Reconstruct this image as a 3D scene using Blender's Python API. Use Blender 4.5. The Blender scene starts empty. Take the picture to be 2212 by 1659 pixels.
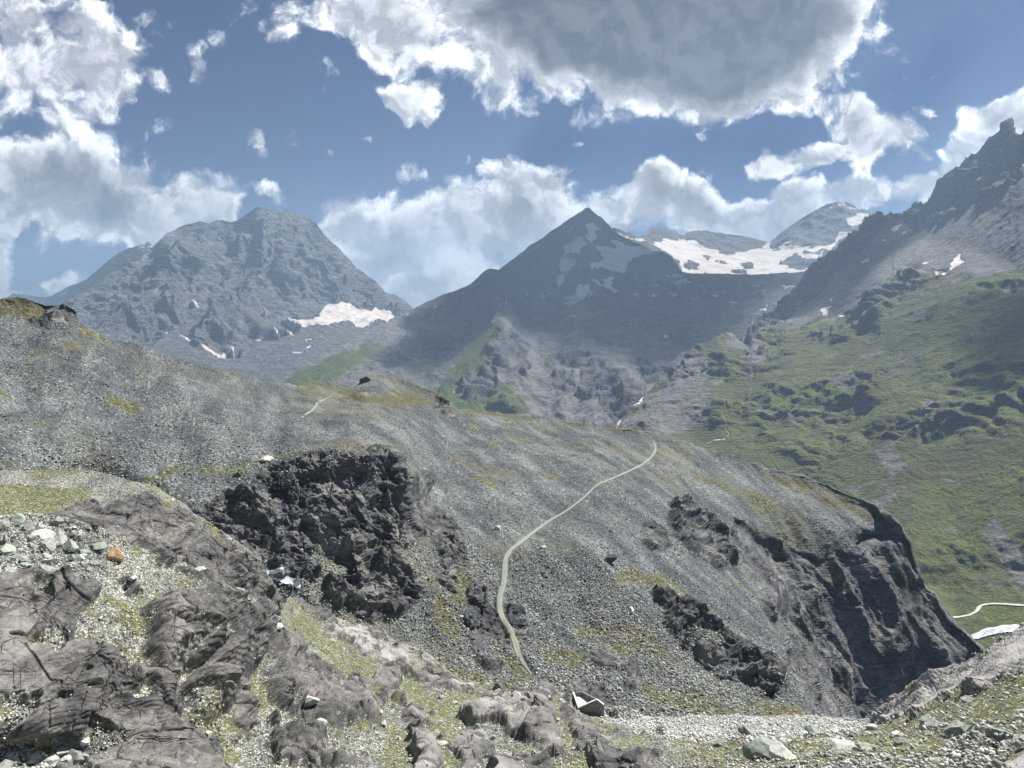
import bpy, math, random, time
import numpy as np
from mathutils import Vector, Matrix
from mathutils.geometry import delaunay_2d_cdt

T0 = time.time()
random.seed(7)
RNG = np.random.default_rng(7)
scn = bpy.context.scene
COL = scn.collection
R = math.radians

# ------------------------------------------------------------------ camera
# The photograph was measured on a 2212 x 1659 sheet; F is the focal length on that sheet.
SW, SH, F = 2212.0, 1659.0, 1597.6
PITCH = -math.atan((SH / 2 - 670.0) / F)
cam_data = bpy.data.cameras.new('camera')
cam = bpy.data.objects.new('camera', cam_data)
COL.objects.link(cam)
cam_data.sensor_fit = 'HORIZONTAL'
cam_data.sensor_width = 36.0
cam_data.lens = 36.0 * F / SW
cam_data.clip_start = 0.5
cam_data.clip_end = 200000.0
cam.location = (0, 0, 0)
cam.rotation_euler = (math.pi / 2 + PITCH, 0, 0)
scn.camera = cam

# ------------------------------------------------------------------ light and exposure
SUN_EL, SUN_AZ = 52.0, 48.0          # azimuth measured from the view direction (+Y) towards the right (+X)
SUN_DIR = np.array([math.cos(R(SUN_EL)) * math.sin(R(SUN_AZ)), math.cos(R(SUN_EL)) * math.cos(R(SUN_AZ)), math.sin(R(SUN_EL))])
sd = bpy.data.lights.new('sun', 'SUN')
sd.energy = 5.0
sd.angle = R(0.53)
sd.color = (1.0, 0.96, 0.90)
sun = bpy.data.objects.new('sun', sd)
COL.objects.link(sun)
sun.rotation_euler = Vector(SUN_DIR).to_track_quat('Z', 'Y').to_euler()
scn.view_settings.view_transform = 'Standard'
scn.view_settings.look = 'None'
scn.view_settings.gamma = 1.0
scn.view_settings.use_curve_mapping = False
scn.view_settings.exposure = 0.95
scn.cycles.use_denoising = True
try:
    scn.cycles.denoiser = 'OPENIMAGEDENOISE'
    scn.cycles.denoising_input_passes = 'RGB_ALBEDO_NORMAL'
except Exception:
    pass
scn.cycles.max_bounces = 4
scn.cycles.diffuse_bounces = 2
scn.cycles.glossy_bounces = 1
scn.cycles.transmission_bounces = 2
scn.cycles.volume_bounces = 0
scn.cycles.transparent_max_bounces = 8
scn.cycles.sample_clamp_indirect = 4.0
scn.cycles.volume_max_steps = 64

CP, SP = math.cos(PITCH), math.sin(PITCH)
def rays(X, Y):
    X = np.asarray(X, float); Y = np.asarray(Y, float)
    x = (X - SW / 2) / F; y = (SH / 2 - Y) / F
    return x, CP - y * SP, SP + y * CP
def P(X, Y, r):
    """World point seen at sheet position (X, Y), at horizontal distance r from the camera."""
    dx, dy, dz = rays(X, Y)
    k = np.asarray(r, float) / np.hypot(dx, dy)
    return np.stack([dx * k, dy * k, dz * k], -1)
def project(p):
    p = np.asarray(p, float)
    f = p[..., 1] * CP + p[..., 2] * SP
    u = -p[..., 1] * SP + p[..., 2] * CP
    return SW / 2 + p[..., 0] / f * F, SH / 2 - u / f * F

# ------------------------------------------------------------------ node helper
class NT:
    def __init__(self, nt): self.nt = nt
    def n(self, t, **k):
        nd = self.nt.nodes.new(t)
        ins = k.pop('ins', {})
        for a, b in k.items(): setattr(nd, a, b)
        for a, b in ins.items(): self.put(nd.inputs[a], b)
        return nd
    def put(self, sock, v):
        if isinstance(v, bpy.types.NodeSocket): self.nt.links.new(v, sock)
        else: sock.default_value = v
    def math(self, op, a, b=0.0, c=None, clamp=False):
        nd = self.nt.nodes.new('ShaderNodeMath'); nd.operation = op; nd.use_clamp = clamp
        self.put(nd.inputs[0], a); self.put(nd.inputs[1], b)
        if c is not None: self.put(nd.inputs[2], c)
        return nd.outputs[0]
    def vmath(self, op, a, b=(0, 0, 0), s=None):
        nd = self.nt.nodes.new('ShaderNodeVectorMath'); nd.operation = op
        self.put(nd.inputs[0], a); self.put(nd.inputs[1], b)
        if s is not None: self.put(nd.inputs['Scale'], s)
        return nd.outputs[0]
    def ramp(self, v, lo, hi, a=0.0, b=1.0, smooth=True):
        nd = self.nt.nodes.new('ShaderNodeMapRange'); nd.interpolation_type = 'SMOOTHSTEP' if smooth else 'LINEAR'
        for i, q in enumerate((v, lo, hi, a, b)): self.put(nd.inputs[i], q)
        return nd.outputs[0]
    def mix(self, f, a, b, mode='MIX'):
        nd = self.nt.nodes.new('ShaderNodeMix'); nd.data_type = 'RGBA'; nd.blend_type = mode
        self.put(nd.inputs[0], f)
        for s, v in ((nd.inputs[6], a), (nd.inputs[7], b)):
            if isinstance(v, tuple) and len(v) == 3: v = (*v, 1)
            self.put(s, v)
        return nd.outputs[2]
    def noise(self, vec, scale, detail=4, rough=0.55, dist=0.0, kind='FBM', lac=2.0):
        nd = self.nt.nodes.new('ShaderNodeTexNoise'); nd.noise_type = kind
        nd.normalize = True
        self.put(nd.inputs['Vector'], vec)
        for a, b in (('Scale', scale), ('Detail', detail), ('Roughness', rough), ('Distortion', dist), ('Lacunarity', lac)):
            if a in nd.inputs: self.put(nd.inputs[a], b)
        return nd.outputs[0]
    def voro(self, vec, scale, feature='F1', out='Distance', rnd=1.0):
        nd = self.nt.nodes.new('ShaderNodeTexVoronoi'); nd.feature = feature
        self.put(nd.inputs['Vector'], vec); self.put(nd.inputs['Scale'], scale); self.put(nd.inputs['Randomness'], rnd)
        return nd.outputs[out]

# ------------------------------------------------------------------ sky with clouds
world = bpy.data.worlds.new('World'); scn.world = world
world.use_nodes = True
#@@SKY@@
def build_sky():
    nt = world.node_tree; nt.nodes.clear(); q = NT(nt)
    out = q.n('ShaderNodeOutputWorld'); bg = q.n('ShaderNodeBackground')
    sky = q.n('ShaderNodeTexSky', sky_type='NISHITA'); sky.sun_disc = False
    sky.sun_elevation = R(SUN_EL); sky.sun_rotation = R(SUN_AZ)
    sky.altitude = 2400; sky.air_density = 1.0; sky.dust_density = 0.6; sky.ozone_density = 2.0
    tc = q.n('ShaderNodeTexCoord')
    # coverage groups: every lump of cloud is one soft ellipse in direction space
    def dirs(X, Y):
        dx, dy, dz = rays(X, Y); return float(dx / dy), float(dz / dy)
    # (X, Y, half width, half height, rotation, strength)
    blobs = [
        # big grey cloud, top centre
        (1340, 40, 480, 185, -6, 2.1), (1580, 70, 370, 200, 5, 2.0), (1220, 110, 250, 140, -25, 1.2), (1400, 160, 320, 90, -4, 1.5),
        (1800, 60, 150, 170, 0, 1.1), (1770, 190, 140, 70, 10, .8), (900, 60, 260, 110, -22, .95), (700, 10, 240, 70, -12, .8), (590, 20, 130, 80, -40, .6),
        (1040, 165, 170, 70, -35, .9), (885, 215, 80, 70, -30, .75), (1600, 225, 150, 45, 12, .6), (1330, 245, 100, 20, -5, .5), (1240, 290, 30, 16, -10, .4), (1545, 270, 30, 30, 30, .4),
        # upper left
        (90, 110, 210, 200, 0, 1.15), (10, 40, 220, 120, 0, 1.0), (200, 150, 130, 130, -40, .95), (150, 240, 130, 110, 30, .85), (215, 300, 80, 75, 0, .7), (60, 215, 100, 120, 0, .8),
        (350, 155, 75, 35, -5, .6), (440, 140, 45, 75, 15, .55), (20, 270, 80, 60, 0, .5), (470, 60, 60, 80, -50, .35), (700, 160, 60, 60, -50, .42),
        # left cumulus
        (110, 410, 240, 140, 0, 1.35), (260, 430, 250, 120, -8, 1.4), (400, 430, 130, 100, -20, 1.2), (30, 360, 130, 90, 0, 1.1), (200, 360, 130, 70, 0, 1.0), (330, 490, 200, 60, 0, 1.0), (460, 460, 70, 50, -30, .9),
        (15, 580, 70, 75, 0, 1.0), (130, 610, 90, 48, 0, 1.0), (50, 620, 120, 40, 0, .8), (-150, 450, 300, 200, 0, 1.1), (-160, 150, 220, 220, 0, 1.0),
        # small clouds in the blue
        (575, 325, 42, 58, -20, .62), (535, 300, 36, 22, -30, .5), (800, 332, 45, 18, -20, .5), (1005, 345, 22, 24, 0, .5), (590, 435, 90, 30, -18, .6), (520, 250, 30, 8, 0, .35),
        # band along the horizon
        (745, 480, 110, 80, 0, 1.1), (860, 520, 170, 120, 0, 1.25), (960, 480, 150, 130, 0, 1.15), (900, 400, 90, 45, 0, .75), (1110, 400, 100, 90, -30, .95), (1090, 500, 200, 130, 0, 1.3),
        (1190, 430, 140, 90, -20, 1.1), (1400, 430, 110, 90, -10, 1.15), (1480, 460, 190, 90, -15, 1.2), (1330, 470, 150, 80, 0, 1.1), (1650, 480, 170, 70, 0, 1.3), (1740, 445, 150, 60, 10, 1.2),
        (880, 620, 200, 90, 0, 1.1), (800, 580, 120, 80, -30, .95), (1540, 520, 160, 50, 0, .9), (1880, 430, 140, 55, 0, 1.15), (1990, 420, 90, 50, 0, 1.1), (1080, 600, 260, 110, 0, .9),
        # right side
        (1850, 275, 120, 75, -35, 1.25), (1900, 305, 110, 70, 20, 1.2), (1770, 340, 120, 48, 18, 1.1), (1660, 372, 100, 42, 5, .9), (1600, 360, 35, 30, 0, .5), (1960, 350, 60, 40, 0, .55), (1915, 210, 35, 28, 0, .45), (2000, 245, 40, 22, 0, .38),
        (2170, 220, 100, 75, 0, 1.1), (2150, 290, 90, 80, 0, 1.0), (2060, 360, 80, 50, 40, .95), (2300, 240, 140, 120, 0, 1.1), (1960, 320, 40, 25, 0, .5),
    ]
    cov = bpy.data.node_groups.new('cloud_cover', 'ShaderNodeTree')
    cov.interface.new_socket('Vector', in_out='INPUT', socket_type='NodeSocketVector')
    cov.interface.new_socket('Cover', in_out='OUTPUT', socket_type='NodeSocketFloat')
    cov.interface.new_socket('Warped', in_out='OUTPUT', socket_type='NodeSocketVector')
    g = NT(cov); gi = g.n('NodeGroupInput'); go = g.n('NodeGroupOutput')
    p0 = gi.outputs[0]
    # domain warp gives the lumps cauliflower outlines
    w1 = g.n('ShaderNodeTexNoise', ins={'Vector': p0, 'Scale': 7.0, 'Detail': 3.0, 'Roughness': 0.5})
    w1v = g.vmath('SCALE', g.vmath('SUBTRACT', w1.outputs['Color'], (.5, .5, .5)), s=0.10)
    w2 = g.n('ShaderNodeTexNoise', ins={'Vector': p0, 'Scale': 30.0, 'Detail': 4.0, 'Roughness': 0.6})
    w2v = g.vmath('SCALE', g.vmath('SUBTRACT', w2.outputs['Color'], (.5, .5, .5)), s=0.030)
    pw = g.vmath('ADD', g.vmath('ADD', p0, w1v), w2v)
    acc = None
    for (X, Y, a, b, rot, s) in blobs:
        if s < 1: s += .17 if a < 100 else .12
        u, w = dirs(X, Y)
        m = g.n('ShaderNodeMapping', vector_type='TEXTURE', ins={'Vector': pw, 'Location': (u, w, 0), 'Rotation': (0, 0, R(rot)), 'Scale': (1.12 * a / F, 1.10 * b / F, 100.0)})
        gr = g.n('ShaderNodeTexGradient', gradient_type='SPHERICAL', ins={'Vector': m.outputs[0]})
        term = g.math('MULTIPLY', g.math('SMOOTH_MIN', gr.outputs[1], 0.62, 0.4), s)
        acc = term if acc is None else g.math('SMOOTH_MAX', acc, term, 0.12)
    g.nt.links.new(acc, go.inputs[0]); g.nt.links.new(pw, go.inputs[1])
    dg = bpy.data.node_groups.new('cloud_detail', 'ShaderNodeTree')
    dg.interface.new_socket('Vector', in_out='INPUT', socket_type='NodeSocketVector')
    dg.interface.new_socket('Detail', in_out='OUTPUT', socket_type='NodeSocketFloat')
    g = NT(dg); gi = g.n('NodeGroupInput'); go = g.n('NodeGroupOutput'); pw = gi.outputs[0]
    # billows: inverted worley plus fbm
    vor = g.voro(pw, 17.0); vor2 = g.voro(pw, 43.0)
    f1 = g.noise(pw, 9.0, 11, 0.64)
    det = g.math('MULTIPLY', g.math('SUBTRACT', f1, 0.5), 1.7)
    det = g.math('SUBTRACT', det, g.math('MULTIPLY', g.math('SUBTRACT', vor, 0.42), 0.30))
    det = g.math('SUBTRACT', det, g.math('MULTIPLY', g.math('SUBTRACT', vor2, 0.42), 0.16))
    g.nt.links.new(det, go.inputs[0])
    sep = q.n('ShaderNodeSeparateXYZ', ins={0: tc.outputs['Generated']})
    yy = q.math('MAXIMUM', q.math('ABSOLUTE', sep.outputs[1]), 0.12)
    comb = q.n('ShaderNodeCombineXYZ', ins={0: q.math('DIVIDE', sep.outputs[0], yy), 1: q.math('DIVIDE', sep.outputs[2], yy), 2: 0.0})
    pc = comb.outputs[0]
    cg = q.n('ShaderNodeGroup', node_tree=cov, ins={0: pc})
    body, pw = cg.outputs[0], cg.outputs[1]
    e0 = q.n('ShaderNodeGroup', node_tree=dg, ins={0: pw}).outputs[0]
    e1 = q.n('ShaderNodeGroup', node_tree=dg, ins={0: q.vmath('ADD', pw, (0.011, 0.018, 0))}).outputs[0]
    d0 = q.math('SUBTRACT', q.math('ADD', body, e0), 0.27)
    d1 = q.math('SUBTRACT', q.math('ADD', body, e1), 0.27)
    alpha = q.ramp(d0, -0.02, 0.30)
    thick = q.ramp(q.math('ADD', q.math('MULTIPLY', d0, .75), q.math('MULTIPLY', body, .35)), 0.12, 0.98)
    relief = q.ramp(q.math('SUBTRACT', d1, d0), -0.20, 0.13)         # more cloud towards the sun = darker
    br = q.math('SUBTRACT', 1.0, q.math('MULTIPLY', relief, 0.62))
    br = q.math('MULTIPLY', br, q.math('SUBTRACT', 1.0, q.math('MULTIPLY', thick, 0.92)))
    low = q.ramp(sep.outputs[2], 0.0, 0.22)                            # thin air in front of the low clouds
    ccol = q.mix(br, (0.06, 0.09, 0.14), (8.8, 8.95, 9.2))
    ccol = q.mix(q.math('MULTIPLY', q.math('SUBTRACT', 1.0, low), 0.0), ccol, (4.2, 5.0, 6.3))
    skyc = q.mix(1.0, sky.outputs[0], SKY_TINT, 'MULTIPLY')
    fin = q.mix(alpha, skyc, ccol)
    nt.links.new(fin, bg.inputs[0]); bg.inputs[1].default_value = 0.11
    nt.links.new(bg.outputs[0], out.inputs[0])
    world.cycles.sampling_method = 'MANUAL'; world.cycles.sample_map_resolution = 512
SKY_TINT = (0.062, 0.105, 0.185)
build_sky()
#@@END_SKY@@

# ------------------------------------------------------------------ numpy noise
def _h(ix, iy, iz, seed):
    n = (ix.astype(np.uint32) * np.uint32(374761393) + iy.astype(np.uint32) * np.uint32(668265263)
         + iz.astype(np.uint32) * np.uint32(2147483647 - 61) + np.uint32((seed * 974634777 + 12345) & 0xffffffff))
    n = (n ^ (n >> np.uint32(13))) * np.uint32(1274126177)
    n ^= n >> np.uint32(16)
    n *= np.uint32(2246822519)
    return n ^ (n >> np.uint32(15))
_A = np.arange(64) / 64 * 2 * np.pi
_G = np.random.default_rng(5).normal(size=(256, 3)).astype(np.float32)
_G /= np.linalg.norm(_G, axis=1)[:, None]; _G *= 1.6
def perlin(p, seed=0):
    p = np.asarray(p, np.float32); sh = p.shape[:-1]; p = p.reshape(-1, 3)
    res = np.empty(len(p), np.float32)
    for a in range(0, len(p), 400000):
        q = p[a:a + 400000]
        i = np.floor(q); f = q - i; i = i.astype(np.int64)
        u = f * f * f * (f * (f * 6 - 15) + 10)
        acc = 0
        for dx in (0, 1):
            wx = u[:, 0] if dx else 1 - u[:, 0]
            for dy in (0, 1):
                wy = u[:, 1] if dy else 1 - u[:, 1]
                for dz in (0, 1):
                    wz = u[:, 2] if dz else 1 - u[:, 2]
                    g = _G[_h(i[:, 0] + dx, i[:, 1] + dy, i[:, 2] + dz, seed) & np.uint32(255)]
                    acc = acc + wx * wy * wz * ((f[:, 0] - dx) * g[:, 0] + (f[:, 1] - dy) * g[:, 1] + (f[:, 2] - dz) * g[:, 2])
        res[a:a + 400000] = acc
    return res.reshape(sh)
def fbm(p, oct=5, seed=0, gain=0.5, lac=2.03):
    p = np.asarray(p, np.float32); r = 0; a = 1.0
    for k in range(oct):
        r = r + a * perlin(p * np.float32(lac ** k) + 17.3 * k, seed + k); a *= gain
    return r
def ridged(p, oct=5, seed=0, gain=0.55, lac=2.07):
    p = np.asarray(p, np.float32); r = 0; a = 1.0; w = 1.0; tot = 0
    for k in range(oct):
        n = 1 - np.abs(perlin(p * np.float32(lac ** k) + 11.1 * k, seed + k)) * 1.6
        n = np.clip(n, 0, 1) ** 2 * w; w = np.clip(n * 1.8, 0, 1)
        r = r + a * n; tot += a; a *= gain
    return r / tot
def cells(p, seed=0):
    """Worley noise: distance to the nearest point, distance difference to the second, random value of the cell."""
    p = np.asarray(p, np.float32); sh = p.shape[:-1]; p = p.reshape(-1, 3)
    D1 = np.empty(len(p), np.float32); DD = D1.copy(); V = D1.copy()
    for a in range(0, len(p), 300000):
        q = p[a:a + 300000]; i = np.floor(q).astype(np.int64)
        b1 = np.full(len(q), 9.0, np.float32); b2 = b1.copy(); v = np.zeros(len(q), np.float32)
        for dx in (-1, 0, 1):
            for dy in (-1, 0, 1):
                for dz in (-1, 0, 1):
                    c = i + np.array([dx, dy, dz])
                    h = _h(c[:, 0], c[:, 1], c[:, 2], seed)
                    ox = (h & np.uint32(1023)).astype(np.float32) / 1023; oy = ((h >> np.uint32(10)) & np.uint32(1023)).astype(np.float32) / 1023
                    oz = ((h >> np.uint32(20)) & np.uint32(1023)).astype(np.float32) / 1023
                    d = (c[:, 0] + ox - q[:, 0]) ** 2 + (c[:, 1] + oy - q[:, 1]) ** 2 + (c[:, 2] + oz - q[:, 2]) ** 2
                    m = d < b1
                    b2 = np.where(m, b1, np.minimum(b2, d)); v = np.where(m, ((h >> np.uint32(7)) & np.uint32(4095)).astype(np.float32) / 4095, v); b1 = np.where(m, d, b1)
        D1[a:a + 300000] = np.sqrt(b1); DD[a:a + 300000] = np.sqrt(b2) - np.sqrt(b1); V[a:a + 300000] = v
    return D1.reshape(sh), DD.reshape(sh), V.reshape(sh)
def facets(p, seed=0):
    """Broken planes: each Worley cell carries its own tilted face."""
    p = np.asarray(p, np.float32); sh = p.shape[:-1]; p = p.reshape(-1, 3); out = np.empty(len(p), np.float32); ed = out.copy()
    for a in range(0, len(p), 300000):
        q = p[a:a + 300000]; i = np.floor(q).astype(np.int64)
        b1 = np.full(len(q), 9.0, np.float32); b2 = b1.copy(); v = np.zeros(len(q), np.float32); v2 = v.copy()
        for dx in (-1, 0, 1):
            for dy in (-1, 0, 1):
                for dz in (-1, 0, 1):
                    c = i + np.array([dx, dy, dz]); h = _h(c[:, 0], c[:, 1], c[:, 2], seed)
                    o = np.stack([(h & np.uint32(1023)), ((h >> np.uint32(10)) & np.uint32(1023)), ((h >> np.uint32(20)) & np.uint32(1023))], -1).astype(np.float32) / 1023
                    e = q - (c + o); d = (e ** 2).sum(-1)
                    g = _G[(h >> np.uint32(5)) & np.uint32(255)]
                    val = ((h >> np.uint32(9)) & np.uint32(255)).astype(np.float32) / 255 - .5 + (g * e).sum(-1) * .55
                    m = d < b1
                    m2 = ~m & (d < b2); v2 = np.where(m, v, np.where(m2, val, v2))
                    b2 = np.where(m, b1, np.minimum(b2, d)); v = np.where(m, val, v); b1 = np.where(m, d, b1)
        e_ = np.sqrt(b2) - np.sqrt(b1); t = np.clip(e_ / .16, 0, 1)
        out[a:a + 300000] = v * (.5 + .5 * t) + v2 * (.5 - .5 * t); ed[a:a + 300000] = e_
    return out.reshape(sh), ed.reshape(sh)

def ss(x, a, b):
    t = np.clip((x - a) / (b - a), 0, 1); return t * t * (3 - 2 * t)
def blur(a, n=1):
    for _ in range(n):
        b = np.pad(a, 1, mode='edge')
        a = (b[:-2, 1:-1] + 2 * b[1:-1, 1:-1] + b[2:, 1:-1]) / 4
        b = np.pad(a, 1, mode='edge')
        a = (b[1:-1, :-2] + 2 * b[1:-1, 1:-1] + b[1:-1, 2:]) / 4
    return a
def poly_sd(X, Y, poly):
    """Signed distance on the sheet, positive inside."""
    p = np.asarray(poly, np.float32); d = np.full(X.shape, 1e9, np.float32); ins = np.zeros(X.shape, bool)
    n = len(p)
    for i in range(n):
        ax, ay = p[i]; bx, by = p[(i + 1) % n]
        ex, ey = bx - ax, by - ay
        t = np.clip(((X - ax) * ex + (Y - ay) * ey) / (ex * ex + ey * ey + 1e-9), 0, 1)
        d = np.minimum(d, (X - ax - t * ex) ** 2 + (Y - ay - t * ey) ** 2)
        if ay != by:
            c = ((ay > Y) != (by > Y)) & (X < (bx - ax) * (Y - ay) / (by - ay) + ax)
            ins ^= c
    d = np.sqrt(d); return np.where(ins, d, -d)
def drape(S, X, Y):
    """Point of a terrain grid S = (p, X grid, Y grid) at sheet position (X, Y)."""
    p, GX, GY = S; X = np.atleast_1d(np.asarray(X, float)); Y = np.atleast_1d(np.asarray(Y, float))
    xs = GX[0]; n = GX.shape[0] - S_BACK.get(id(p), 0)
    ci = np.clip((X - xs[0]) / (xs[1] - xs[0]), 0, len(xs) - 1.001); c = ci.astype(int); u = (ci - c)[:, None]
    yb, yt = GY[0, c], GY[n - 1, c]
    ri = np.clip((Y - yb) / (yt - yb) * (n - 1), 0, n - 1.001); r = ri.astype(int); v = (ri - r)[:, None]
    return (p[r, c] * (1 - u) + p[r, c + 1] * u) * (1 - v) + (p[r + 1, c] * (1 - u) + p[r + 1, c + 1] * u) * v
S_BACK = {}
def line_d(X, Y, pts):
    d = np.full(X.shape, 1e9, np.float32)
    for (ax, ay), (bx, by) in zip(pts[:-1], pts[1:]):
        ex, ey = bx - ax, by - ay
        t = np.clip(((X - ax) * ex + (Y - ay) * ey) / (ex * ex + ey * ey + 1e-9), 0, 1)
        d = np.minimum(d, (X - ax - t * ex) ** 2 + (Y - ay - t * ey) ** 2)
    return np.sqrt(d)

class Field:
    """Distance field of one stretch of terrain from surveyed points (X, Y, distance in metres)."""
    def __init__(s, ctrl, box, step=6.0, sm=3, crisp=None):
        s.x0, s.y0, x1, y1 = box; s.st = step
        nx = int((x1 - s.x0) / step) + 2; ny = int((y1 - s.y0) / step) + 2
        c = np.array([q[:3] for q in ctrl], float)
        far = []
        for cx in np.linspace(s.x0 - 400, x1 + 400, 7):
            for cy in (s.y0 - 500, y1 + 500): far.append((cx, cy))
        for cy in np.linspace(s.y0 - 500, y1 + 500, 5):
            for cx in (s.x0 - 400, x1 + 400): far.append((cx, cy))
        base = c.copy()
        for (fx, fy) in sorted(set(far)):
            w = 1 / ((base[:, 0] - fx) ** 2 + (base[:, 1] - fy) ** 2 + 1) ** 1.5
            c = np.vstack([c, (fx, fy, np.exp((w * np.log(base[:, 2])).sum() / w.sum()))])
        vs, _, fs, ov, _, _ = delaunay_2d_cdt([Vector((a, b)) for a, b, _ in c], [], [], 0, 1e-3)
        val = []
        for v, o in zip(vs, ov): val.append(1.0 / c[o[0], 2] if o else 0)
        gx = s.x0 + step * np.arange(nx); gy = s.y0 + step * np.arange(ny)
        G = np.zeros((ny, nx))
        for f in fs:
            (ax, ay), (bx, by), (cx, cy) = [vs[i] for i in f]; va, vb, vc = [val[i] for i in f]
            det = (by - cy) * (ax - cx) + (cx - bx) * (ay - cy)
            if abs(det) < 1e-9: continue
            i0 = max(0, int((min(ax, bx, cx) - s.x0) / step)); i1 = min(nx, int((max(ax, bx, cx) - s.x0) / step) + 2)
            j0 = max(0, int((min(ay, by, cy) - s.y0) / step)); j1 = min(ny, int((max(ay, by, cy) - s.y0) / step) + 2)
            if i1 <= i0 or j1 <= j0: continue
            xx, yy = np.meshgrid(gx[i0:i1], gy[j0:j1])
            l1 = ((by - cy) * (xx - cx) + (cx - bx) * (yy - cy)) / det
            l2 = ((cy - ay) * (xx - cx) + (ax - cx) * (yy - cy)) / det
            l3 = 1 - l1 - l2; m = (l1 >= -1e-6) & (l2 >= -1e-6) & (l3 >= -1e-6)
            G[j0:j1, i0:i1][m] = (l1 * va + l2 * vb + l3 * vc)[m]
        s.G = blur(G, sm)
        if crisp is not None:                          # keep the surveyed breaks sharp inside these outlines
            xx, yy = np.meshgrid(gx, gy); w = np.clip(blur(union(xx.astype(np.float32), yy.astype(np.float32), crisp, 12), 3), 0, 1)
            s.G = w * blur(G, 3) + (1 - w) * s.G
    def __call__(s, X, Y):
        fx = np.clip((X - s.x0) / s.st, 0, s.G.shape[1] - 2.001); fy = np.clip((Y - s.y0) / s.st, 0, s.G.shape[0] - 2.001)
        i = fx.astype(int); j = fy.astype(int); u = fx - i; v = fy - j
        u = u * u * (3 - 2 * u) * .35 + u * .65; v = v * v * (3 - 2 * v) * .35 + v * .65
        g = s.G
        return 1 / ((g[j, i] * (1 - u) + g[j, i + 1] * u) * (1 - v) + (g[j + 1, i] * (1 - u) + g[j + 1, i + 1] * u) * v)

def grid_normals(p):
    du = np.gradient(p, axis=1); dv = np.gradient(p, axis=0)
    n = np.cross(du, dv); n /= np.linalg.norm(n, axis=-1, keepdims=True) + 1e-12
    return n
def grid_mesh(name, p, attrs, mat, keep=None, kind='structure'):
    ny, nx = p.shape[:2]
    idx = np.arange(ny * nx).reshape(ny, nx)
    q = np.stack([idx[:-1, :-1], idx[:-1, 1:], idx[1:, 1:], idx[1:, :-1]], -1).reshape(-1, 4)
    if keep is not None:
        k = (keep[:-1, :-1] | keep[:-1, 1:] | keep[1:, 1:] | keep[1:, :-1]).reshape(-1); q = q[k]
        used = np.unique(q); remap = np.full(ny * nx, -1); remap[used] = np.arange(len(used)); q = remap[q]
        co = p.reshape(-1, 3)[used]; attrs = {a: v.reshape(-1, 4)[used] for a, v in attrs.items()}
    else:
        co = p.reshape(-1, 3); attrs = {a: v.reshape(-1, 4) for a, v in attrs.items()}
    me = bpy.data.meshes.new(name)
    me.vertices.add(len(co)); me.vertices.foreach_set('co', co.astype(np.float32).ravel())
    me.loops.add(q.size); me.loops.foreach_set('vertex_index', q.astype(np.int32).ravel())
    me.polygons.add(len(q)); me.polygons.foreach_set('loop_start', (np.arange(len(q)) * 4).astype(np.int32))
    me.polygons.foreach_set('use_smooth', flatness(p, name) if keep is None and name in ('near_ground', 'slope', 'rock_dome') else np.ones(len(q), bool))
    for a, v in attrs.items():
        at = me.attributes.new(a, 'FLOAT_COLOR', 'POINT'); at.data.foreach_set('color', v.astype(np.float32).ravel())
    me.update(calc_edges=True)
    me.materials.append(mat)
    o = bpy.data.objects.new(name, me); COL.objects.link(o)
    if kind: o['kind'] = kind
    return o

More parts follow.
